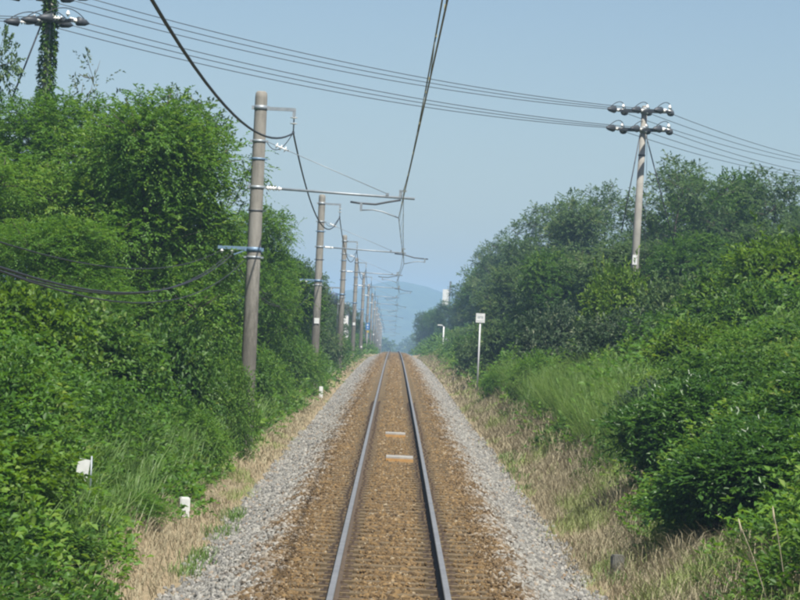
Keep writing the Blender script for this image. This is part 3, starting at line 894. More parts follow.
plant('dark', 'leafy_shrub', 6.4, 200, 2.6, 'hazy dark shrub below the descending right treeline', RS, 1.9, 'shrub')
plant('kudzu_b', 'leafy_shrub', 7.0, 245, 2.4, 'distant shrub near the lamp post on the right', RS, 1.8, 'shrub')

plant('kudzu_b', 'leafy_shrub', 9.2, 79, 4.9, 'green shrub between the utility pole and the large yellow-green shrub', RS, 1.6, 'shrub')
plant('fine', 'leafy_shrub', 7.6, 57, 3.0, 'fine-leaved green shrub above the glossy shrubs on the right', RS, 1.3, 'shrub')

# ---- uncountable undergrowth on both banks
def undergrowth(name, regions, mat, k, slen, L, W, label, seed, droop=0.4, lift=0.9):
    g = np.random.default_rng(seed)
    parts = []
    for (x0, x1, y0, y1, dens, scale) in regions:
        n = int((x1 - x0) * (y1 - y0) * dens)
        x = g.uniform(x0, x1, n); y = g.uniform(y0, y1, n)
        side = -1 if x0 < 0 else 1
        edge = (3.1 if side < 0 else 3.55) + 0.8 * (vnoise(y * 0.35, y * 0 + side, seed + 40) - 0.35)
        ax = np.abs(x)
        keep = ax > edge
        x, y, ax, edge = x[keep], y[keep], ax[keep], edge[keep]
        n = len(x)
        ramp_ = np.clip((ax - edge) / 1.3, 0.12, 1)
        can = ramp_ * lift * (0.25 + 1.1 * vnoise(x * 0.8, y * 0.55, seed) * vnoise(x * 0.3, y * 0.22, seed + 1) * 1.8 + 0.25 * vnoise(x * 2.2, y * 1.6, seed + 2))
        hgt = can * (1 - 0.55 * g.random(n) ** 2.2)
        P = np.stack([x, y, terrain(x, y) + hgt], -1)
        D = g.normal(0, .6, (n, 3)) + np.array([-side * 0.25, -0.35, 0.7])
        tint = np.clip(vnoise(x * 0.55, y * 0.4, seed + 7) * 0.75 + g.normal(0, .12, n) + 0.08, 0, 1)
        parts.append(sprays(g, P, D, k, slen * scale, L * scale, W * scale, droop=droop, tint=tint))
    V, T, C = merge(parts)
    me = np_mesh(name, V, T, C)
    o = link(name, me, (mat,))
    return tag(o, label, 'undergrowth', kind='stuff')
undergrowth('undergrowth', [(-8, -2.8, 24, 60, 105, 1.0), (-9, -2.8, 60, 110, 36, 1.4), (-9, -2.8, 110, 260, 8, 2.6), (-10, -3, 260, 480, 2.0, 5.0)], 'leaf_mid', 6, 0.22, 0.092, 0.048, 'tangled green undergrowth covering the left bank', 51)
undergrowth('undergrowth', [(3.1, 9.5, 24, 60, 95, 1.0), (3.1, 13, 60, 110, 34, 1.4), (3.1, 16, 110, 260, 7, 2.6), (3.1, 12, 260, 480, 2.0, 5.0)], 'leaf_mid', 6, 0.22, 0.092, 0.046, 'tangled green undergrowth covering the right bank', 61)
undergrowth('undergrowth', [(-8, -2.9, 24, 62, 34, 1.0), (-8, -3, 62, 140, 9, 1.7)], 'leaf_bright', 5, 0.22, 0.10, 0.062, 'yellow-green creeper leaves over the left bank', 71, lift=1.05)
undergrowth('undergrowth', [(3.4, 10, 24, 62, 24, 1.0), (3.4, 12, 62, 140, 10, 1.7)], 'leaf_bright', 5, 0.22, 0.10, 0.055, 'yellow-green creeper leaves over the right bank', 81, lift=1.05)

# ---- grasses
def blades(name, x, y, z, hgt, wid, mat, label, g, lean=0.5, tint=None, bend=(0, 0)):
    n = len(x)
    a = g.uniform(0, 2 * math.pi, n)
    dirx, diry = np.cos(a) + bend[0], np.sin(a) + bend[1]
    ln = np.abs(g.normal(lean, lean * 0.5, n)) * hgt
    B = np.stack([x, y, z], -1)
    d = np.stack([dirx, diry, np.zeros(n)], -1)
    u = np.array([0, 0, 1.0])
    m1 = B + u * (hgt * 0.5)[:, None] + d * (ln * 0.25)[:, None]
    m2 = B + u * (hgt * 0.88)[:, None] + d * (ln * 0.65)[:, None]
    tp = B + u * (hgt * 0.95)[:, None] + d * (ln * 1.15)[:, None]
    s = np.stack([-np.sin(a + 0.6), np.cos(a + 0.6), np.zeros(n)], -1) * wid[:, None] * 0.5
    V = np.stack([B - s, B + s, m1 - s * .9, m1 + s * .9, m2 - s * .6, m2 + s * .6, tp], 1).reshape(-1, 3)
    i = (np.arange(n) * 7)[:, None]
    T = np.concatenate([i + np.array(t) for t in ([0, 1, 3], [0, 3, 2], [2, 3, 5], [2, 5, 4], [4, 5, 6])], 1).reshape(-1, 3)
    if tint is None: tint = g.random(n)
    me = np_mesh(name, V, T, np.repeat(np.clip(tint, 0, 1), 5))
    o = link(name, me, (mat,))
    return tag(o, label, 'grass', kind='stuff')

g = np.random.default_rng(91)
def strip_points(side, y0, y1, dens):
    x0, x1 = 2.2, (3.7 if side < 0 else 4.3)
    n = int((y1 - y0) * (x1 - x0) * dens)
    x = g.uniform(x0, x1, n); y = g.uniform(y0, y1, n)
    p = np.clip((x - 2.3) / 0.35, 0.04, 1) * (0.35 + 0.9 * vnoise(x * 1.6, y * 0.9, 95 + side))
    k_ = g.random(n) < p
    return side * x[k_], y[k_]
for side, lab in ((-1, 'short dry straw-coloured grass along the left of the ballast'), (1, 'dry straw-coloured grass along the right of the ballast')):
    dm = 0.75 if side < 0 else 1.0
    xy = [strip_points(side, 23, 55, 480 * dm), strip_points(side, 55, 110, 210 * dm), strip_points(side, 110, 300, 40 * dm)]
    x = np.concatenate([a[0] for a in xy]); y = np.concatenate([a[1] for a in xy])
    n = len(x)
    hg = (0.10 if side < 0 else 0.17) * g.uniform(0.5, 1.7, n) * (0.6 + 0.9 * vnoise(x * 2, y * 1.1, 97)) * np.clip((np.abs(x) - 2.0) / 0.9, 0.4, 1.6)
    wd = np.where(y < 55, 0.009, np.where(y < 110, 0.016, 0.035)) * g.uniform(0.7, 1.4, n)
    grn = vnoise(x * 1.3, y * 0.45, 99 + side)
    tint = np.where(grn > (0.70 if side < 0 else 0.66), 0.92 + 0.1 * g.random(n), g.random(n) * 0.84)
    blades('dry_grass', x, y, terrain(x, y) - 0.01, hg, wd, 'grass_dry', lab, g, 0.75, tint)

def tufts(name, boxes, mat, label, h0, w0, per, seed, bend=(0, 0)):
    g_ = np.random.default_rng(seed)
    X, Y, Hh = [], [], []
    for (x0, x1, y0, y1, nt_) in boxes:
        cx = g_.uniform(x0, x1, nt_); cyy = g_.uniform(y0, y1, nt_)
        X.append((cx[:, None] + g_.normal(0, .10, (nt_, per))).ravel()); Y.append((cyy[:, None] + g_.normal(0, .14, (nt_, per))).ravel())
        Hh.append((h0 * g_.uniform(0.6, 1.25, nt_)[:, None] * g_.uniform(0.7, 1.1, (nt_, per))).ravel())
    X, Y, Hh = map(np.concatenate, (X, Y, Hh))
    return blades(name, X, Y, terrain(X, Y) - 0.02, Hh, np.full(len(X), w0) * g_.uniform(.7, 1.3, len(X)), mat, label, g_, 0.5, g_.beta(2, 2, len(X)), bend)
tufts('tall_grass', [(-5.4, -3.6, 38, 48, 130), (-5.0, -3.5, 47, 57, 90), (-4.4, -3.4, 62, 90, 60), (-4.6, -3.5, 30, 38, 40)], 'grass_green', 'tall green grass arching over the left bank', 0.72, 0.014, 34, 101, (0.1, 0))
tufts('tall_grass', [(4.1, 5.8, 56, 78, 330), (4.0, 5.2, 80, 104, 100), (6.2, 9.5, 52, 66, 90), (4.1, 4.9, 48, 58, 40)], 'grass_green', 'tall bright green grass on the right bank', 1.15, 0.016, 40, 102, (-0.1, 0))
tufts('green_weeds', [(2.75, 3.3, 34, 40, 26), (2.5, 3.0, 52, 66, 30), (-2.55, -2.35, 33, 44, 26), (2.7, 3.1, 27, 32, 14)], 'grass_green', 'small fresh green grass tufts at the ballast edge', 0.16, 0.012, 26, 103)

# a few tall dead stalks at the bottom right
for i, (x, y, h, lx, ly, lab) in enumerate(((3.80, 27.4, 0.95, -0.36, -0.2, 'pale dry stalk leaning left at the bottom right'), (3.96, 27.4, 1.0, -0.20, -0.2, 'pale dry stalk nearest the right edge at the bottom'))):
    st = empty('dry_stalk', (x, y, float(terrain(x, y))), lab, 'stalk', 'dry stalks by the glossy shrub')
    q = [(lx * (t ** 1.3) , ly * t, h * t) for t in np.linspace(0, 1, 6)]
    MB().tube(q, [0.006, 0.0055, 0.005, 0.0045, 0.004, 0.002], 5).build('stem', 'straw', st)
    e = Vector(q[-1])
    MB().tube([e + Vector((lx * .0, 0, -0.08)), e + Vector((0, 0, -0.02)), e + Vector((lx * .08, 0, 0.08))], [0.004, 0.012, 0.003], 6).build('seed_head', 'straw', st)

# a hazy wood in the valley past the crest
g = np.random.default_rng(111)
lob = []
for i in range(330):
    yy = g.uniform(900, 1500); xx = g.uniform(-120, 120)
    if abs(xx) < 3.5: xx += 9 * (1 if xx > 0 else -1)
    rr = g.uniform(2.6, 4.6)
    lob.append(((xx, yy, float(rail(yy)) + rr * 0.8 + g.uniform(-.5, 2.2)), (rr, rr, rr * 1.15)))
V, T, C = lobe_crown(g, lob, 0.9, 4, 1.6, 1.1, 0.7, shoots=0.05)
tag(link('distant_wood', np_mesh('distant_wood', V, T, C), ('leaf_dark',)), 'hazy wood in the valley beyond the crest of the line', 'wood', kind='stuff')

# ------------------------------------------------------------------ overhead line
def insulator(p, axis, nd, rd, pitch, core=0.014):
    prof = [(0, core)]
    for i in range(nd):
        t = 0.02 + i * pitch
        prof += [(t, core), (t + 0.006, rd), (t + 0.020, rd * 0.85), (t + 0.032, core)]
    prof.append((0.03 + nd * pitch, core))
    return MB().lathe(p, axis, prof, 12)

PX = -3.22           # the poles stand this far from the track centre
BASE = -0.45         # ground at the poles relative to the rails
def catenary_pole(kind):
    """local origin: pole foot; x towards the track; heights h are above the rails"""
    root = empty('catenary_pole', (0, 0, 0))
    Z = lambda h: h - BASE
    pts = [(0, 0, -0.8), (0, 0, Z(0)), (0, 0, Z(3.8)), (0, 0, Z(7.42)), (0, 0, Z(7.52)), (0, 0, Z(7.56))]
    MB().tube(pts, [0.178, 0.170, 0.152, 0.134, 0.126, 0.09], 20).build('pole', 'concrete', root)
    def band(h, r_, mat, w=0.09):
        b_ = MB().lathe((0, 0, Z(h) - w / 2), (0, 0, 1), [(0, r_), (w, r_)], 18)
        b_.box((r_ + 0.02, 0, Z(h)), (0.06, 0.05, w * 0.8)).box((-r_ - 0.02, 0, Z(h)), (0.06, 0.05, w * 0.8))
        return b_.build('band', mat, root)
    band(7.20, 0.146, 'steel_grey', 0.10); band(6.47, 0.150, 'steel_grey', 0.06); band(6.08, 0.152, 'steel_blue', 0.05); band(5.46, 0.155, 'steel_grey', 0.07); band(4.95, 0.157, 'steel_dark', 0.03); band(4.10, 0.162, 'steel_blue', 0.10); band(3.93, 0.163, 'steel_grey', 0.05)
    # feeder bracket with hanging insulator
    MB().box((0.44, 0, Z(7.19)), (0.62, 0.05, 0.075)).box((0.735, 0, Z(7.13)), (0.07, 0.045, 0.17)).build('feeder_bracket', 'steel_grey', root)
    fi = insulator((0.735, 0, Z(7.05)), (0, 0, -1), 2, 0.085, 0.13).build('feeder_insulator', 'porcelain', root)
    MB().tube([(0.735, 0, Z(7.06)), (0.735, 0, Z(6.70))], 0.016, 6).box((0.735, 0, Z(6.69)), (0.05, 0.16, 0.05)).build('clamp', 'steel_dark', fi)
    # jumper loop
    jp = []
    for t in np.linspace(0, 1, 14):
        jp.append((0.16 + 0.57 * t, 0.02, Z(6.47 + 0.22 * t - 4 * 0.30 * t * (1 - t) * (1 - 0.25 * t))))
    MB().tube(jp, 0.010, 6).build('jumper', 'rubber', root)
    # cantilever arm, its insulator and its stay
    MB().tube([(0.16, 0, Z(5.46)), (3.45, 0, Z(5.37))], 0.028, 10).build('cantilever_arm', 'steel_grey', root)
    insulator((0.20, 0, Z(5.459)), (1, 0, -0.027), 5, 0.055, 0.062, 0.03).build('arm_insulator', 'porcelain', root)
    sd = Vector((2.85 - 0.17, 0, 5.45 - 6.47))
    st = MB().tube([(0.17, 0, Z(6.47)), (2.85, 0, Z(5.45))], 0.009, 6).box((2.85, 0, Z(5.44)), (0.07, 0.06, 0.06)).build('stay_rod', 'steel_grey', root)
    insulator(Vector((0.17, 0, Z(6.47))) + sd * 0.07, sd, 3, 0.07, 0.10, 0.015).build('stay_insulator', 'porcelain', st)
    # messenger clamp and registration arm
    mx = 3.20 if kind == 'A' else 3.36
    MB().box((mx - 0.06, 0, Z(5.45)), (0.07, 0.04, 0.20)).box((mx, 0, Z(5.53)), (0.14, 0.05, 0.04)).build('messenger_clamp', 'steel_grey', root)
    if kind == 'A':
        MB().tube([(2.05, 0, Z(5.24)), (2.25, 0, Z(5.22)), (2.6, 0, Z(5.21)), (2.9, 0, Z(5.28)), (3.15, 0, Z(5.33))], 0.022, 8).build('registration_tube', 'steel_dark', root)
        MB().box((2.29, 0, Z(5.14)), (0.05, 0.05, 0.18)).build('drop_bracket', 'steel_grey', root)
        MB().tube([(2.29, 0, Z(5.07)), (2.55, 0, Z(5.09)), (2.75, 0, Z(5.06)), (3.12, 0, Z(4.94))], 0.014, 8).build('steady_arm', 'steel_grey', root)
    else:
        MB().tube([(3.0, 0, Z(5.33)), (3.4, 0, Z(5.30)), (3.8, 0, Z(5.20)), (4.35, 0, Z(5.17))], 0.022, 8).build('registration_tube', 'steel_dark', root)
        MB().box((4.22, 0, Z(5.11)), (0.05, 0.05, 0.18)).build('drop_bracket', 'steel_grey', root)
        MB().tube([(4.22, 0, Z(5.04)), (4.0, 0, Z(5.06)), (3.8, 0, Z(5.04)), (3.40, 0, Z(4.94))], 0.014, 8).build('steady_arm', 'steel_grey', root)
    # blue cross arm for the telephone cables, number plate
    ca = MB().box((-0.46, 0.02, Z(4.12)), (0.66, 0.06, 0.07)).box((-0.30, 0.02, Z(4.03)), (0.30, 0.03, 0.03), Matrix.Rotation(R(-22), 3, 'Y')).build('cable_arm', 'steel_blue', root)
    for xx in (-0.70, -0.48):
        insulator((xx, 0, Z(4.08)), (0, 0, -1), 1, 0.045, 0.06, 0.02).build('cable_insulator', 'porcelain', ca)
    MB().box((0.02, -0.178, Z(2.50)), (0.20, 0.012, 0.22)).build('number_plate', 'white_paint', root)
    return root
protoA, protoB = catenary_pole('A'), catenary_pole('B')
ORD = ['first', 'second', 'third', 'fourth', 'fifth', 'sixth', 'seventh', 'eighth', 'ninth', 'tenth', 'eleventh', 'twelfth', 'thirteenth']
pole_y = [60 + 50 * i for i in range(13)]
poles = []
for i, y in enumerate(pole_y):
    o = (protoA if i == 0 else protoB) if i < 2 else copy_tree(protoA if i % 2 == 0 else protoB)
    o.location = (PX, y, float(rail(y)) + BASE - 0.14)
    lab = {0: 'nearest and largest weathered concrete pole carrying the overhead line', 2: 'third concrete overhead-line pole, the one with the dark transformer', 12: 'last tiny concrete overhead-line pole beyond the crest'}.get(i, ORD[i] + ' concrete overhead-line pole of the row, counting from the nearest')
    tag(o, lab, 'pole', 'concrete poles of the overhead line')
    poles.append(o)
    if i == 0:
        for c_ in o.children:
            if c_.name.startswith('number_plate'):
                c_.location = (0.06, -0.012, -1.05)
                c_.scale = (0.8, 1, 0.7)
# transformer on the third pole, as a thing fixed to it
t3 = empty('transformer', (PX - 0.55, pole_y[2] - 0.05, float(rail(pole_y[2])) + 3.35), 'dark transformer with cross arm beside the third concrete pole', 'transformer')
MB().lathe((0, 0, 0), (0, 0, 1), [(0, 0.25), (0.03, 0.30), (0.62, 0.30), (0.68, 0.26), (0.72, 0.06)], 18).build('tank', 'transformer', t3)
MB().box((-0.15, 0, 0.98), (1.5, 0.08, 0.08)).box((0.3, 0, 0.05), (0.4, 0.1, 0.06)).build('cross_arm', 'steel_grey', t3)
MB().tube([(0.33, 0.0, -2.6), (0.33, 0, 0.1)], 0.03, 8).build('conduit', 'steel_dark', t3)
for xx in (-0.75, -0.4, -0.1):
    insulator((xx, 0, 0.94), (0, 0, -1), 2, 0.06, 0.09).build('insulator', 'porcelain', t3)

# wires
def span(p0, p1, sag, n=18):
    p0, p1 = Vector(p0), Vector(p1)
    return [p0.lerp(p1, t) - Vector((0, 0, 4 * sag * t * (1 - t))) for t in np.linspace(0, 1, n + 1)]
sup_y = [-40, 10] + pole_y
mess_x = [0.10, 0.24] + [PX + (3.20 if i % 2 == 0 else 3.36) for i in range(13)]
cont_x = [-0.1, 0.22] + [PX + (3.12 if i % 2 == 0 else 3.40) for i in range(13)]
rl = [float(rail(y)) - 0.14 for y in sup_y]
oh = empty('overhead_wire', (0, 0, 0), 'overhead contact wire and messenger wire hung above the track', 'overhead wire')
mw, cw, hang = MB(), MB(), []
pm_, pc_ = [], []
for i in range(len(sup_y) - 1):
    a = span((mess_x[i], sup_y[i], rl[i] + 5.55), (mess_x[i + 1], sup_y[i + 1], rl[i + 1] + 5.55), 0.30)
    c = span((cont_x[i], sup_y[i], rl[i] + 4.94), (cont_x[i + 1], sup_y[i + 1], rl[i + 1] + 4.94), 0.05)
    pm_ += a if i == 0 else a[1:]
    pc_ += c if i == 0 else c[1:]
    if i in (1, 2, 3, 4):
        for j in range(1, 18, 2):
            hang.append((a[j], c[j]))
mw.tube(pm_, 0.0075, 6).build('messenger_wire', 'wire_copper', oh)
cw.tube(pc_, 0.0075, 6).build('contact_wire', 'wire_copper', oh)
for a, c in hang:
    d = MB().tube([a, c], 0.0035, 4).build('dropper', 'wire_copper', oh)
    MB().box(c + Vector((0, 0, 0.015)), (0.016, 0.05, 0.035)).box(a + Vector((0, 0, -0.01)), (0.016, 0.05, 0.035)).build('clip', 'clip_yellow', d)

fx = PX + 0.735
pf = []
for i in range(len(sup_y) - 1):
    a = span((fx, sup_y[i], rl[i] + 6.68), (fx, sup_y[i + 1], rl[i + 1] + 6.68), 1.15, 26)
    pf += a if i == 0 else a[1:]
tag(MB().tube(pf, 0.019, 8).build('feeder_cable', 'rubber'), 'thick black feeder cable hanging in deep curves from pole to pole', 'cable')

CABLES = [(-0.20, 3.86, 1.02, 0.009, 'rubber', 'lowest thin black telephone cable sagging along the left bank'), (-0.48, 3.96, 1.0, 0.013, 'rubber', 'thick grey-black telephone cable sagging along the left bank'), (-0.55, 3.98, 1.04, 0.010, 'rubber', 'black telephone cable hugging the thick one on the left bank'), (-0.74, 4.04, 0.74, 0.008, 'rubber', 'highest thin black telephone cable sagging along the left bank')]
for (dx, hh, sg, rr, mt, lab) in CABLES:
    pl = []
    for i in range(len(sup_y) - 4):
        a = span((PX + dx, sup_y[i], rl[i] + hh), (PX + dx, sup_y[i + 1], rl[i + 1] + hh), sg * (1.0 if i < 3 else 0.8), 20)
        pl += a if i == 0 else a[1:]
    tag(MB().tube(pl, rr, 7).build('telephone_cable', mt), lab, 'cable', 'telephone cables along the poles')

# ------------------------------------------------------------------ the power line crossing the track
UL = Vector((-9.75, 74, 0)); UR = Vector((8.05, 95, 0)); UE = Vector((31, 168, 0)); UW = Vector((-34, 62, 0))
arms = {}
def utility_pole(name, pos, htop, h_arms, arm_dir, d_in, d_out, label, ivy=False, lean=0.0, arm_len=1.9):
    """h_arms: heights of two cross arms above the rails"""
    y0 = pos.y
    gz = float(terrain(pos.x, y0)) - 0.1
    root = empty(name, (pos.x, y0, gz), label, 'utility pole', 'utility poles of the crossing line', (0, lean, 0))
    zr = float(rail(y0)) - gz
    H = zr + htop
    MB().tube([(0, 0, -0.6), (0, 0, H * 0.5), (0, 0, H)], [0.165, 0.135, 0.098], 16).lathe((0, 0, H), (0, 0, 1), [(0, 0.10), (0.03, 0.09), (0.05, 0.04)], 14).build('pole', 'concrete_light', root)
    ends = []
    ad = arm_dir.normalized()
    ang = math.atan2(ad.y, ad.x)
    rz = Matrix.Rotation(ang, 3, 'Z')
    for ha in h_arms:
        z = zr + ha
        off = Vector((-ad.y, ad.x, 0)) * 0.14
        arm = MB().box(off + Vector((0, 0, z)), (arm_len, 0.085, 0.085), rz).box(-off + Vector((0, 0, z)), (arm_len, 0.085, 0.085), rz)
        arm = arm.build('cross_arm', 'steel_dark', root)
        MB().lathe((0, 0, z - 0.10), (0, 0, 1), [(0, 0.125), (0.04, 0.13), (0.20, 0.13), (0.22, 0.12)], 12).build('band', 'steel_grey', root)
        for t in (-0.46, 0.02, 0.46):
            c = ad * (t * arm_len) + Vector((0, 0, z + 0.03))
            e = []
            for d in (d_in, d_out):
                d = d.normalized() + Vector((0, 0, -0.05))
                p = c + d * 0.12
                insulator(p, d, 3, 0.07, 0.085, 0.02).build('strain_insulator', 'porcelain', arm)
                MB().lathe(p + d * 0.26, d, [(0, 0.05), (0.05, 0.13), (0.30, 0.09), (0.45, 0.02)], 10).build('wire_cover', 'steel_dark', arm)
                e.append(p + d * 0.62)
            # pin insulator on the arm carrying the jumper
            q = c + ad * 0.06 + Vector((0, 0, 0.05))
            MB().lathe(q, (0, 0, 1), [(0, 0.02), (0.04, 0.03), (0.05, 0.06), (0.09, 0.055), (0.10, 0.04), (0.14, 0.035), (0.16, 0.02)], 10).build('pin_insulator', 'porcelain', arm)
            top = q + Vector((0, 0, 0.16))
            jl = []
            for s in np.linspace(0, 1, 15):
                b = (e[0] * (1 - s) ** 2 + top * 2 * s * (1 - s) + e[1] * s * s)
                b = b + Vector((0, 0, 0.20 * math.sin(math.pi * s) ** 0.7))
                jl.append(b)
            MB().tube(jl, 0.013, 6).build('jumper', 'rubber', arm)
            ends.append((e[0], e[1]))
    M4 = Matrix.Translation((pos.x, y0, gz)) @ Matrix.Rotation(lean, 4, 'Y')
    arms[name + ('_ivy' if ivy else '')] = [(M4 @ a, M4 @ b) for a, b in ends]
    return root, H, zr
dL, dR, dW = (UR - UL), (UE - UR), (UW - UL)
bis = (dL.normalized() + dR.normalized()).normalized()
rp, RH, rzr = utility_pole('utility_pole', UR, 10.30, (10.15, 9.50), Vector((bis.y, -bis.x, 0)), -dL, dR, 'concrete utility pole with two cross arms rising above the right bank', lean=R(1.0))
bis2 = (dL.normalized() - dW.normalized()).normalized()
lp, LH, lzr = utility_pole('utility_pole', UL, 10.98, (10.82, 10.14), Vector((bis2.y, -bis2.x, 0)), dW, dL, 'utility pole wrapped in ivy at the top left', ivy=True)
# stays and down-lead of the right pole
def guy(root, p0, p1, r_, mat='steel_dark', name='guy_wire'):
    return MB().tube([p0, p1], r_, 6).build(name, mat, root)
z95 = rzr + 9.35
guy(rp, (0.1, 0, z95), (1.35, 0.3, rzr + 5.6), 0.022)
guy(rp, (-0.1, 0, z95), (-0.55, -0.2, rzr + 5.9), 0.022)
guy(rp, (0.14, -0.02, z95), (0.42, -0.05, rzr + 3.0), 0.008)
for h in (8.6, 6.2):
    MB().lathe((0, 0, rzr + h), (0, 0, 1), [(0, 0.125), (0.05, 0.125)], 14).build('band', 'steel_dark', rp)
MB().box((-0.02, -0.145, rzr + 5.0), (0.16, 0.02, 0.34)).build('number_plate', 'white_paint', rp)
guy(lp, (-0.1, 0, lzr + 10.4), (-0.95, 0.2, lzr + 8.0), 0.025)
MB().tube([(0.06, -0.2, lzr + 10.5), (0.02, -0.24, lzr + 7)], 0.012, 6).build('down_lead', 'steel_grey', lp)
# ivy sleeve
gi_ = np.random.default_rng(131)
n = 2400
zz = gi_.uniform(lzr + 2.0, lzr + 11.3, n)
wid_ = np.interp(zz - lzr, [2, 8.2, 9.4, 10.2, 10.6, 11.3], [0.21, 0.20, 0.18, 0.14, 0.12, 0.11])
an = gi_.uniform(0, 6.28, n)
lump = 0.78 + 0.4 * vnoise(an * 1.5, zz * 1.6, 5)
dd = np.stack([np.cos(an), np.sin(an), np.zeros(n)], -1)
P = dd * (wid_ * lump * gi_.uniform(0.75, 1.05, n))[:, None] + np.stack([np.zeros(n), np.zeros(n), zz], -1)
V, T, C = sprays(gi_, P, dd + gi_.normal(0, .4, (n, 3)) + np.array([0, 0, -0.2]), 4, 0.07, 0.075, 0.065, droop=0.6, tint=np.clip(vnoise(an * 2, zz * 2, 8), 0, 1))
link('ivy', np_mesh('ivy', V, T, C), ('leaf_mid',), lp)

A, B = arms['utility_pole_ivy'], arms['utility_pole']
posn = ['nearest', 'middle', 'farthest']
for i in range(6):
    lvl = 'upper' if i < 3 else 'lower'
    tag(MB().tube(span(A[i][1], B[i][0], 0.42, 24), 0.0115, 6).build('power_line', 'rubber_worn'), f'{posn[i % 3]} of the three {lvl} power lines crossing above the track', 'power line', 'power lines crossing the track')
    e = B[i][1] + (UE - UR) + Vector((0, 0, 3.6))
    tag(MB().tube(span(B[i][1], e, 0.7, 24), 0.0115, 6).build('power_line', 'rubber_worn'), f'{posn[i % 3]} of the three {lvl} power lines leaving the utility pole for the right edge', 'power line', 'power lines leaving to the right')
    e = A[i][0] + (UW - UL) + Vector((0, 0, -0.6))
    tag(MB().tube(span(A[i][0], e, 0.3, 12), 0.0115, 6).build('power_line', 'rubber_worn'), f'{posn[i % 3]} of the three {lvl} power lines leaving the ivy-covered pole at the left edge', 'power line', 'power lines leaving to the left')

# ------------------------------------------------------------------ signs, posts, far things
def at(x, y, h):
    return (x, y, float(rail(y)) + h)
# white signboard on a slim post
sg = empty('signboard', (3.33, 110, float(terrain(3.33, 110)) - 0.05), 'small white signboard on a slim white post right of the track', 'sign')
z0 = float(rail(110)) - sg.location.z
MB().tube([(0, 0, 0), (0, 0, z0 + 2.86)], 0.036, 10).build('post', 'grey_paint', sg)
bd = MB().box((0, -0.05, z0 + 2.78), (0.36, 0.02, 0.37)).build('board', 'white_paint', sg)
for (dz, ww, dx) in ((0.05, 0.22, 0.0), (0.0, 0.10, -0.06), (0.0, 0.07, 0.07)):
    MB().box((dx, -0.0625, z0 + 2.78 + dz), (ww, 0.003, 0.022)).build('printed_line', 'steel_grey', bd)
MB().box((0, -0.0625, z0 + 2.78 - 0.12), (0.30, 0.003, 0.012)).build('printed_line', 'steel_grey', bd)
# tall white board with a dark pole behind the right treeline
wb = empty('tall_board', (7.45, 420, float(terrain(7.45, 420))), 'tall white board with a dark pole above the far right trees', 'board')
z0 = float(rail(420)) - wb.location.z
MB().box((0, 0, z0 + 8.6), (0.92, 0.12, 2.5)).build('panel', 'white_paint', wb)
MB().tube([(0.62, 0.1, 0), (0.62, 0.1, z0 + 11.1)], 0.11, 10).build('pole', 'steel_dark', wb)
MB().box((0.3, 0.11, z0 + 9.4), (0.9, 0.08, 0.1)).box((0.3, 0.11, z0 + 7.8), (0.9, 0.08, 0.1)).build('bracket', 'steel_dark', wb)
# lamp post and small white cabinet near the crest
lpst = empty('lamp_post', (4.55, 260, float(terrain(4.55, 260)) - 0.05), 'small white lamp post near the crest right of the track', 'lamp post')
z0 = float(rail(260)) - lpst.location.z
MB().tube([(0, 0, 0), (0, 0, z0 + 2.7)], 0.07, 10).build('post', 'white_paint', lpst)
MB().tube([(0, 0, z0 + 2.65), (-0.15, 0, z0 + 2.8), (-0.4, 0, z0 + 2.82)], 0.03, 8).build('arm', 'grey_paint', lpst)
MB().box((-0.38, 0, z0 + 2.83), (0.42, 0.2, 0.10)).build('lamp_head', 'white_paint', lpst)
wc = empty('cabinet', (4.95, 256, float(terrain(4.95, 256)) - 0.03), 'small white cabinet beside the far lamp post', 'cabinet')
MB().box((0, 0, 0.65), (0.5, 0.4, 1.3)).build('body', 'white_paint', wc)
MB().box((0, 0, 1.33), (0.58, 0.48, 0.05)).build('roof', 'grey_paint', wc)
# blue board between the far poles
bb = empty('blue_board', (-2.95, 290, float(terrain(-2.95, 290)) - 0.02), 'small blue board with white mark between far concrete poles', 'sign')
z0 = float(rail(290)) - bb.location.z
MB().tube([(0, 0, 0), (0, 0, z0 + 2.9)], 0.03, 8).build('post', 'grey_paint', bb)
bp = MB().box((0, -0.05, z0 + 2.55), (0.42, 0.02, 0.75)).build('board', 'blue_paint', bb)
MB().box((0.0, -0.063, z0 + 2.68), (0.16, 0.004, 0.16)).build('white_mark', 'white_paint', bp)
MB().box((0.02, -0.063, z0 + 2.40), (0.10, 0.004, 0.14)).build('white_mark', 'white_paint', bp)
MB().box((0.05, -0.05, z0 + 2.0), (0.22, 0.02, 0.22)).build('plate', 'yellow_paint', bb)
# a white house glimpsed between the third and fourth poles
hs = empty('house', (-7.0, 262, float(terrain(-7.0, 262))), 'white-walled house glimpsed between the third and fourth poles', 'house')
MB().box((0, 0, 1.5), (5.0, 6.0, 3.2)).build('wall', 'house_wall', hs)
rv = [(-2.9, -3.4, 3.0), (2.9, -3.4, 3.0), (2.9, 3.4, 3.0), (-2.9, 3.4, 3.0), (0, -3.4, 4.5), (0, 3.4, 4.5)]
MB().add(rv, [(0, 1, 4), (1, 2, 5, 4), (2, 3, 5), (3, 0, 4, 5), (0, 3, 2, 1)]).build('roof', 'roof_tile', hs)
w_ = MB().box((1.2, -3.01, 1.7), (1.1, 0.06, 1.0)).build('window', 'grey_paint', hs)
MB().box((1.2, -3.03, 1.7), (0.95, 0.06, 0.86)).build('pane', 'glass_dark', w_)
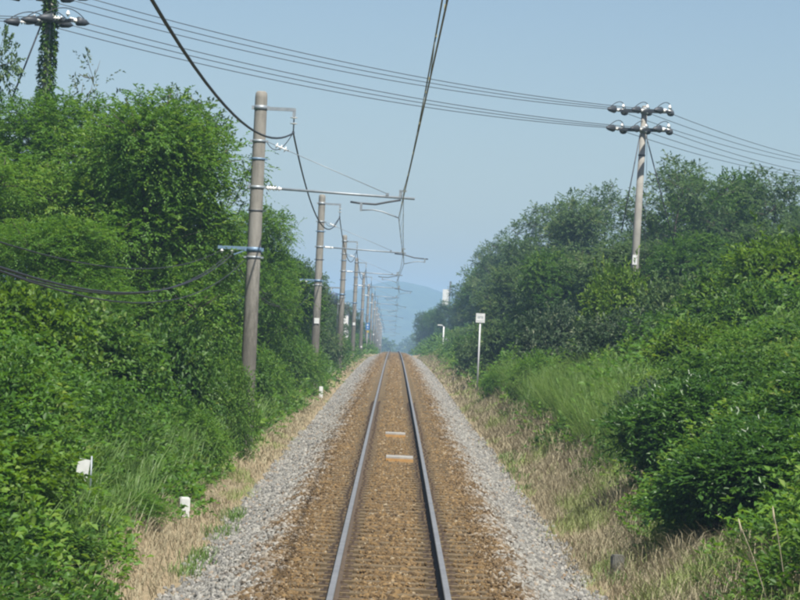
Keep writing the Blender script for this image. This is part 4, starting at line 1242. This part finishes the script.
# posts by the track
def post(name, x, y, w, h, mat, label, cat, cap=None, rot=0.0):
    p = empty(name, (x, y, float(terrain(x, y)) - 0.05), label, cat, rot=(0, 0, rot))
    b = bmesh.new(); bmesh.ops.create_cube(b, size=1)
    for v in b.verts:
        v.co = Vector((v.co.x * w, v.co.y * w, (v.co.z + 0.5) * (h + 0.05)))
    bmesh.ops.bevel(b, geom=b.edges[:], offset=w * 0.1, segments=2, affect='EDGES')
    me = bpy.data.meshes.new('shaft'); b.to_mesh(me); b.free()
    link('shaft', me, (mat,), p)
    if cap:
        MB().box((0, 0, h + 0.012), (w * 0.82, w * 0.82, 0.03)).build('cap', cap, p)
    return p
post('stump_post', 2.88, 34.8, 0.15, 0.30, 'stump', 'short dark weathered post in the dry grass on the right', 'post', 'steel_dark', 0.2)
post('marker_post', -3.08, 41.0, 0.15, 0.30, 'white_paint', 'short white marker post at the edge of the left shrubs', 'post', 'board_white', 0.3)
post('marker_post', -2.75, 104.0, 0.14, 0.42, 'white_paint', 'tiny white marker post below the second concrete pole', 'post', 'board_white', 0.1)
wm = empty('marker_sign', (-3.86, 34.2, float(terrain(-3.86, 34.2)) - 0.05), 'white marker plate on a thin post half hidden in the left shrubs', 'sign')
zt = float(rail(34.2)) - wm.location.z
MB().tube([(0.1, 0.03, 0), (0.1, 0.03, zt + 0.76)], 0.012, 8).build('post', 'steel_grey', wm)
MB().box((0.0, -0.01, zt + 0.58), (0.15, 0.015, 0.28), Matrix.Rotation(R(8), 3, 'Y')).build('plate', 'white_paint', wm)

# ------------------------------------------------------------------ haze
hz = MB().box((0, 1770, 20.0), (4000, 3740, 82.0)).build('haze', ())
tag(hz, 'thin blue summer haze filling the air', 'haze', kind='stuff')
m, nt, out = new_mat('haze')
pv = nt.nodes.new('ShaderNodeVolumePrincipled')
pv.inputs['Color'].default_value = (0.44, 0.68, 1.0, 1)
pv.inputs['Density'].default_value = 0.00046
pv.inputs['Anisotropy'].default_value = 0.0
nt.links.new(pv.outputs[0], out.inputs['Volume'])
hz.data.materials.append(m)
